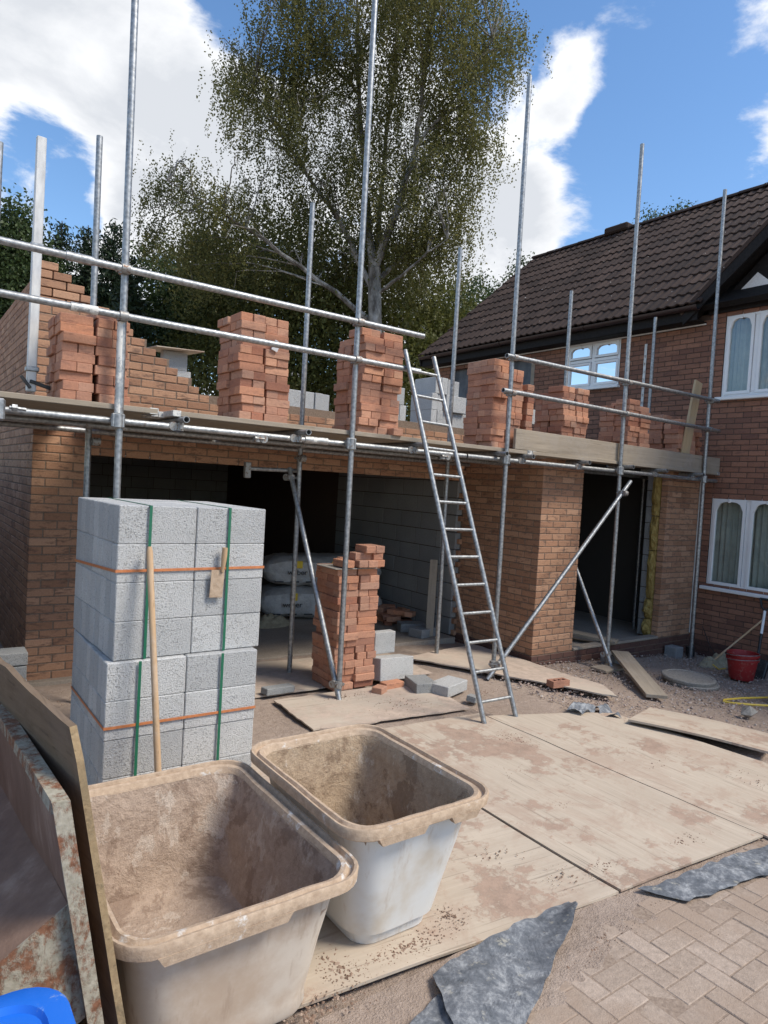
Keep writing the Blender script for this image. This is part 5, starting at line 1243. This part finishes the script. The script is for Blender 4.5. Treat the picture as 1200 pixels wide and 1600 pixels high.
for c_ in [(2.4, 1.72, .45, .10, 300, .003, .011, .0), (1.5, 1.72, .4, .18, 260, .003, .013, .0), (2.0, 1.35, .4, .3, 130, .002, .006, .0), (3.4, 1.75, .7, .06, 150, .003, .008, .0), (2.9, 1.5, .8, .35, 110, .002, .005, .0), (1.0, 5.9, .6, .5, 160, .004, .014, .0), (.9, 5.0, .5, .5, 90, .004, .012, 0), (4.0, 4.7, 1.0, .6, 260, .002, .007, .012), (5.4, 6.6, .5, .5, 90, .003, .01, .012)]: crumbs(*c_)
cs_.build('soil_crumbs', 'soil_crumb', **tagk('scattered brown soil crumbs on the sheets and paving', 'soil'), kind='stuff')

# ================================================================== TREES
def leaf_mesh(name, P, size, aspect=.62, droop=.5, rngs=None):
    """one diamond leaf at each point"""
    P = np.asarray(P); n = len(P); g = rngs or rng
    ax = g.normal(size=(n, 3)); ax[:, 2] -= droop * 1.5; ax /= np.linalg.norm(ax, axis=1)[:, None]
    sd = np.cross(ax, g.normal(size=(n, 3))); sd /= np.linalg.norm(sd, axis=1)[:, None] + 1e-9
    L = size * g.uniform(.7, 1.3, n)[:, None]
    V = np.stack([P - ax * L * .5, P + sd * L * aspect * .5, P + ax * L * .5, P - sd * L * aspect * .5], 1).reshape(-1, 3)
    return np_mesh(name, V, np.arange(4 * n).reshape(n, 4))
def limb(mb, pts, r0, r1, n=8, wob=.0):
    P = [Vector(p) for p in pts]
    # smooth subdivision
    Q = []
    for a, b in zip(P[:-1], P[1:]):
        for k in range(4): Q.append(a.lerp(b, k / 4) + Vector((random.uniform(-wob, wob), random.uniform(-wob, wob), random.uniform(-wob, wob)) ) * (1 if k else .3))
    Q.append(P[-1]); m_ = len(Q); mb.path(Q, r0, n, [r0 + (r1 - r0) * (i / (m_ - 1)) for i in range(m_)])
    return Q
def birch():
    D = 19.0; t = thing('birch_tree', pdp(588, 800, D) * 1.0, 'tall drooping birch tree rising behind the garage', 'tree'); t.location.z = 0
    px = lambda x, y, dd=0: pdp(x, y, D + dd)
    br = MB(); stems = []
    stems.append(limb(br, [px(588, 860), px(587, 640), px(585, 420)], .26, .18, 10))
    for pts, r0, r1 in [([(585, 420, 0), (618, 335, -.3), (650, 230, -.5), (664, 110, -.5), (690, -80, 0)], .12, .03), ([(585, 430, 0), (570, 300, .4), (562, 150, .6), (555, -80, .5)], .13, .025), ([(582, 450, 0), (530, 345, .2), (455, 235, .1), (395, 140, -.4)], .09, .015), ([(578, 500, 0), (470, 415, -.6), (350, 335, -1), (262, 282, -1.2)], .085, .012),
                        ([(590, 440, 0), (650, 375, .8), (715, 260, 1.2), (770, 110, 1)], .08, .012), ([(585, 430, 0), (600, 250, 1.4), (620, 60, 1.8), (640, -100, 2)], .09, .02), ([(650, 230, -.6), (720, 140, -1), (770, 60, -1.2)], .05, .01), ([(562, 150, .6), (490, 70, 0), (440, 20, -.5)], .05, .01), ([(588, 460, 0), (640, 420, -.8), (700, 372, -1.4)], .06, .01), ([(455, 235, .1), (410, 215, .8), (370, 200, 1.2)], .035, .008)]:
        stems.append(limb(br, [px(*p) for p in pts], r0, r1, 7, .05))
    lobes = [(470, 40, 80, 75, 1), (560, -60, 150, 90, 1), (710, -40, 110, 90, .9), (650, 60, 110, 90, 1.1), (540, 110, 90, 80, .9), (430, 130, 78, 70, 1), (760, 85, 58, 70, 1), (715, 165, 70, 85, 1), (610, 200, 90, 85, .8), (480, 215, 85, 75, .75), (395, 185, 48, 60, .9), (735, 240, 50, 75, 1), (570, 300, 100, 75, .75), (660, 310, 78, 90, .95), (450, 320, 85, 65, .6), (335, 330, 75, 55, .75), (275, 290, 55, 45, .8), (238, 365, 34, 60, .6), (330, 415, 90, 45, .7), (705, 375, 40, 60, .9), (620, 410, 95, 60, .9), (490, 420, 110, 50, .8), (370, 110, 28, 45, .7), (800, 70, 22, 60, .7)]
    P = []; sp = np.array([tuple(q) for s_ in stems[1:] for q in s_])
    for (x, y, rx, ry, den) in lobes:
        c = px(x, y, random.uniform(-1.2, 1.2)); kx = rx * D / F; ky = ry * D / F
        nt_ = int(den * 640 * (rx * ry) / 6000); nb_ = max(6, nt_ // 8); boughs = []
        # boughs reaching into the lobe
        for _ in range(max(3, int(nt_ / 45))):
            tgt = c + Vector(CAM[:, 0]) * random.uniform(-.8, .8) * kx + Vector(CAM[:, 2]) * random.uniform(-1, 1) * kx + Vector((0, 0, random.uniform(-.4, .9) * ky))
            dd = np.linalg.norm(sp - np.array(tgt), axis=1) + np.maximum(0, sp[:, 2] - tgt.z + .3) * 3; o_ = Vector(sp[dd.argmin()])
            mid = o_.lerp(tgt, .55) + Vector((0, 0, .25)); limb(br, [o_, mid, tgt, tgt + Vector((random.uniform(-.2, .2), random.uniform(-.2, .2), -.4))], .022, .005, 5, .03)
        for _ in range(nt_):
            if len(boughs) >= nb_:
                b_ = random.choice(boughs); o_ = b_ + Vector((random.gauss(0, .20), random.gauss(0, .20), random.gauss(0, .16)))
            else:
              a = random.random() * 6.283; e = random.uniform(-1, 1); rr = random.random() ** .45
              o_ = c + (Vector(CAM[:, 0]) * math.cos(a) * kx + Vector(CAM[:, 2]) * math.sin(a) * kx * .9) * math.sqrt(max(0, 1 - e * e)) * rr + Vector((0, 0, e * ky * rr + .2)); boughs.append(o_)
            L_ = random.uniform(.2, 1.0); nl = int(L_ / .034); dr = Vector((random.uniform(-.5, .5), random.uniform(-.5, .5), -1))
            for k in range(nl):
                t_ = k / nl * L_; P.append(tuple(o_ + dr * t_ + Vector((random.gauss(0, .045), random.gauss(0, .045), random.gauss(0, .03))) + Vector((dr.x, dr.y, 0)) * .6 * (1 - t_ / L_)))
    br.build('trunk', 'bark_birch', t, smooth=True)
    link('crown', leaf_mesh('crown', P, .060, .75, .5), 'leaf_birch', t); return len(P)
birch()
def leafy(name, label, D, lobes, mat, size, n, base_px, bark='bark_dark', fill=.35):
    c0 = pdp(base_px, 700, D); t = thing(name, (c0.x, c0.y, 0), label, 'tree', 'trees behind the extension and house'); br = MB()
    top = pdp(*lobes[0][:2], D); limb(br, [(c0.x, c0.y, -.3), (c0.x + .1, c0.y, top.z * .5), top - Vector((0, 0, .8))], .22, .05, 8, .05)
    area = sum(l[2] * l[3] for l in lobes); P = []
    for (x, y, rx, ry, dd) in lobes:
        c = pdp(x, y, D + dd); kx = rx * (D + dd) / F; ky = ry * (D + dd) / F; m_ = int(n * rx * ry / area)
        limb(br, [(c0.x, c0.y, c.z * .55), c.lerp(Vector((c0.x, c0.y, c.z)), .5) - Vector((0, 0, .3)), c], .07, .02, 6, .04)
        # clusters on and in the lobe
        nc = max(6, m_ // 26)
        d_ = rng.normal(size=(nc, 3)); d_ /= np.linalg.norm(d_, axis=1)[:, None]; rad = np.where(rng.random(nc) < fill, rng.uniform(.3, .9, nc), rng.uniform(.82, 1.12, nc))
        cc = np.array(c) + d_ * rad[:, None] * np.array([kx, kx, ky])
        pts = np.repeat(cc, 26, 0) + rng.normal(size=(nc * 26, 3)) * size * 1.9; P.append(pts)
    br.build('trunk', bark, t, smooth=True); link('crown', leaf_mesh('crown', np.vstack(P), size, .6, .25), mat, t)
leafy('broadleaf_tree', 'dense olive green tree mass directly below the birch crown', 23, [(500, 440, 120, 90, 0), (610, 470, 100, 90, -.5), (400, 430, 100, 85, .5), (680, 520, 60, 90, 0), (520, 540, 150, 95, -1), (380, 540, 110, 95, 0), (330, 420, 60, 60, .5), (600, 610, 140, 70, -1), (420, 620, 150, 70, -1), (680, 600, 60, 80, 0)], 'leaf_hedge', .12, 110000, 560, fill=.5)
leafy('broadleaf_tree', 'dark green tree at the left above the racked brick wall', 26, [(255, 470, 60, 80, 0), (300, 530, 80, 80, 0), (230, 560, 60, 80, 0), (330, 480, 70, 80, 1)], 'leaf_broad', .14, 34000, 270, fill=.5)
leafy('broadleaf_tree', 'mid green tree between birch and house roof', 27, [(735, 495, 45, 55, 0), (700, 530, 40, 60, 0), (780, 520, 40, 60, 1), (720, 580, 60, 60, 0)], 'leaf_broad', .13, 24000, 735, fill=.5)
leafy('broadleaf_tree', 'green tree top showing above the far end of the roof', 30, [(812, 432, 20, 26, 0), (800, 470, 34, 34, 0), (840, 480, 40, 40, 0)], 'leaf_broad', .12, 7000, 810)
leafy('broadleaf_tree', 'bush top peeping over the house ridge at the right', 34, [(1012, 352, 14, 16, 0), (1050, 350, 24, 24, 1), (1070, 338, 16, 14, 0), (1030, 390, 60, 50, 0)], 'leaf_broad', .12, 6000, 1030)
leafy('broadleaf_tree', 'dark leafy tree at the far left edge', 22, [(15, 390, 50, 60, 0), (-30, 440, 60, 70, 0), (45, 440, 45, 60, 0), (20, 500, 70, 60, 0), (30, 345, 25, 28, 0)], 'leaf_broad', .12, 30000, 20, fill=.5)
def conifer(px0, top_py, D, w_px, label, seed):
    rs = np.random.default_rng(seed); tp = pdp(px0, top_py, D); t = thing('conifer_tree', (tp.x, tp.y, 0), label, 'tree', 'conifers at the left')
    br = MB(); limb(br, [(tp.x, tp.y, -.3), (tp.x, tp.y, tp.z * .5), tuple(tp)], .16, .015, 7, .01); P = []
    hh = tp.z - 2.5; wm = w_px * D / F
    z = tp.z - .15; lev = 0
    while z > 2.5:
        f_ = (tp.z - z) / hh; R_ = wm * (f_ ** .75) * rs.uniform(.75, 1.15) + .12; nb = int(5 + 6 * f_)
        for k in range(nb):
            a = rs.random() * 6.283; L_ = R_ * rs.uniform(.6, 1.1); d = Vector((math.cos(a), math.sin(a), 0)); o_ = Vector((tp.x, tp.y, z))
            for i in range(max(3, int(L_ / .05))):
                s_ = i / max(3, int(L_ / .05)); q = o_ + d * (L_ * s_) + Vector((0, 0, -.25 * L_ * s_ + .22 * L_ * s_ * s_))
                for _ in range(5):
                    w_ = .30 * (1.1 - s_) + .07; P.append((q.x + rs.normal() * w_ * .55, q.y + rs.normal() * w_ * .55, q.z + rs.normal() * .05 - abs(rs.normal()) * .06))
        z -= rs.uniform(.16, .28)
    br.build('trunk', 'bark_dark', t, smooth=True); link('crown', leaf_mesh('crown', P, .17, .34, .4, rs), 'leaf_conifer', t)
for a in [(97, 345, 24, 95, 'pointed dark conifer left of the aluminium post pair', 1), (138, 352, 25, 85, 'slim dark conifer between the two left posts', 2), (180, 345, 23, 80, 'dark conifer just left of the tall front standard', 3), (60, 372, 22, 80, 'short dark conifer nearest the left edge tree', 4), (205, 400, 21, 75, 'low dark conifer above the racked brickwork', 5)]: conifer(*a)
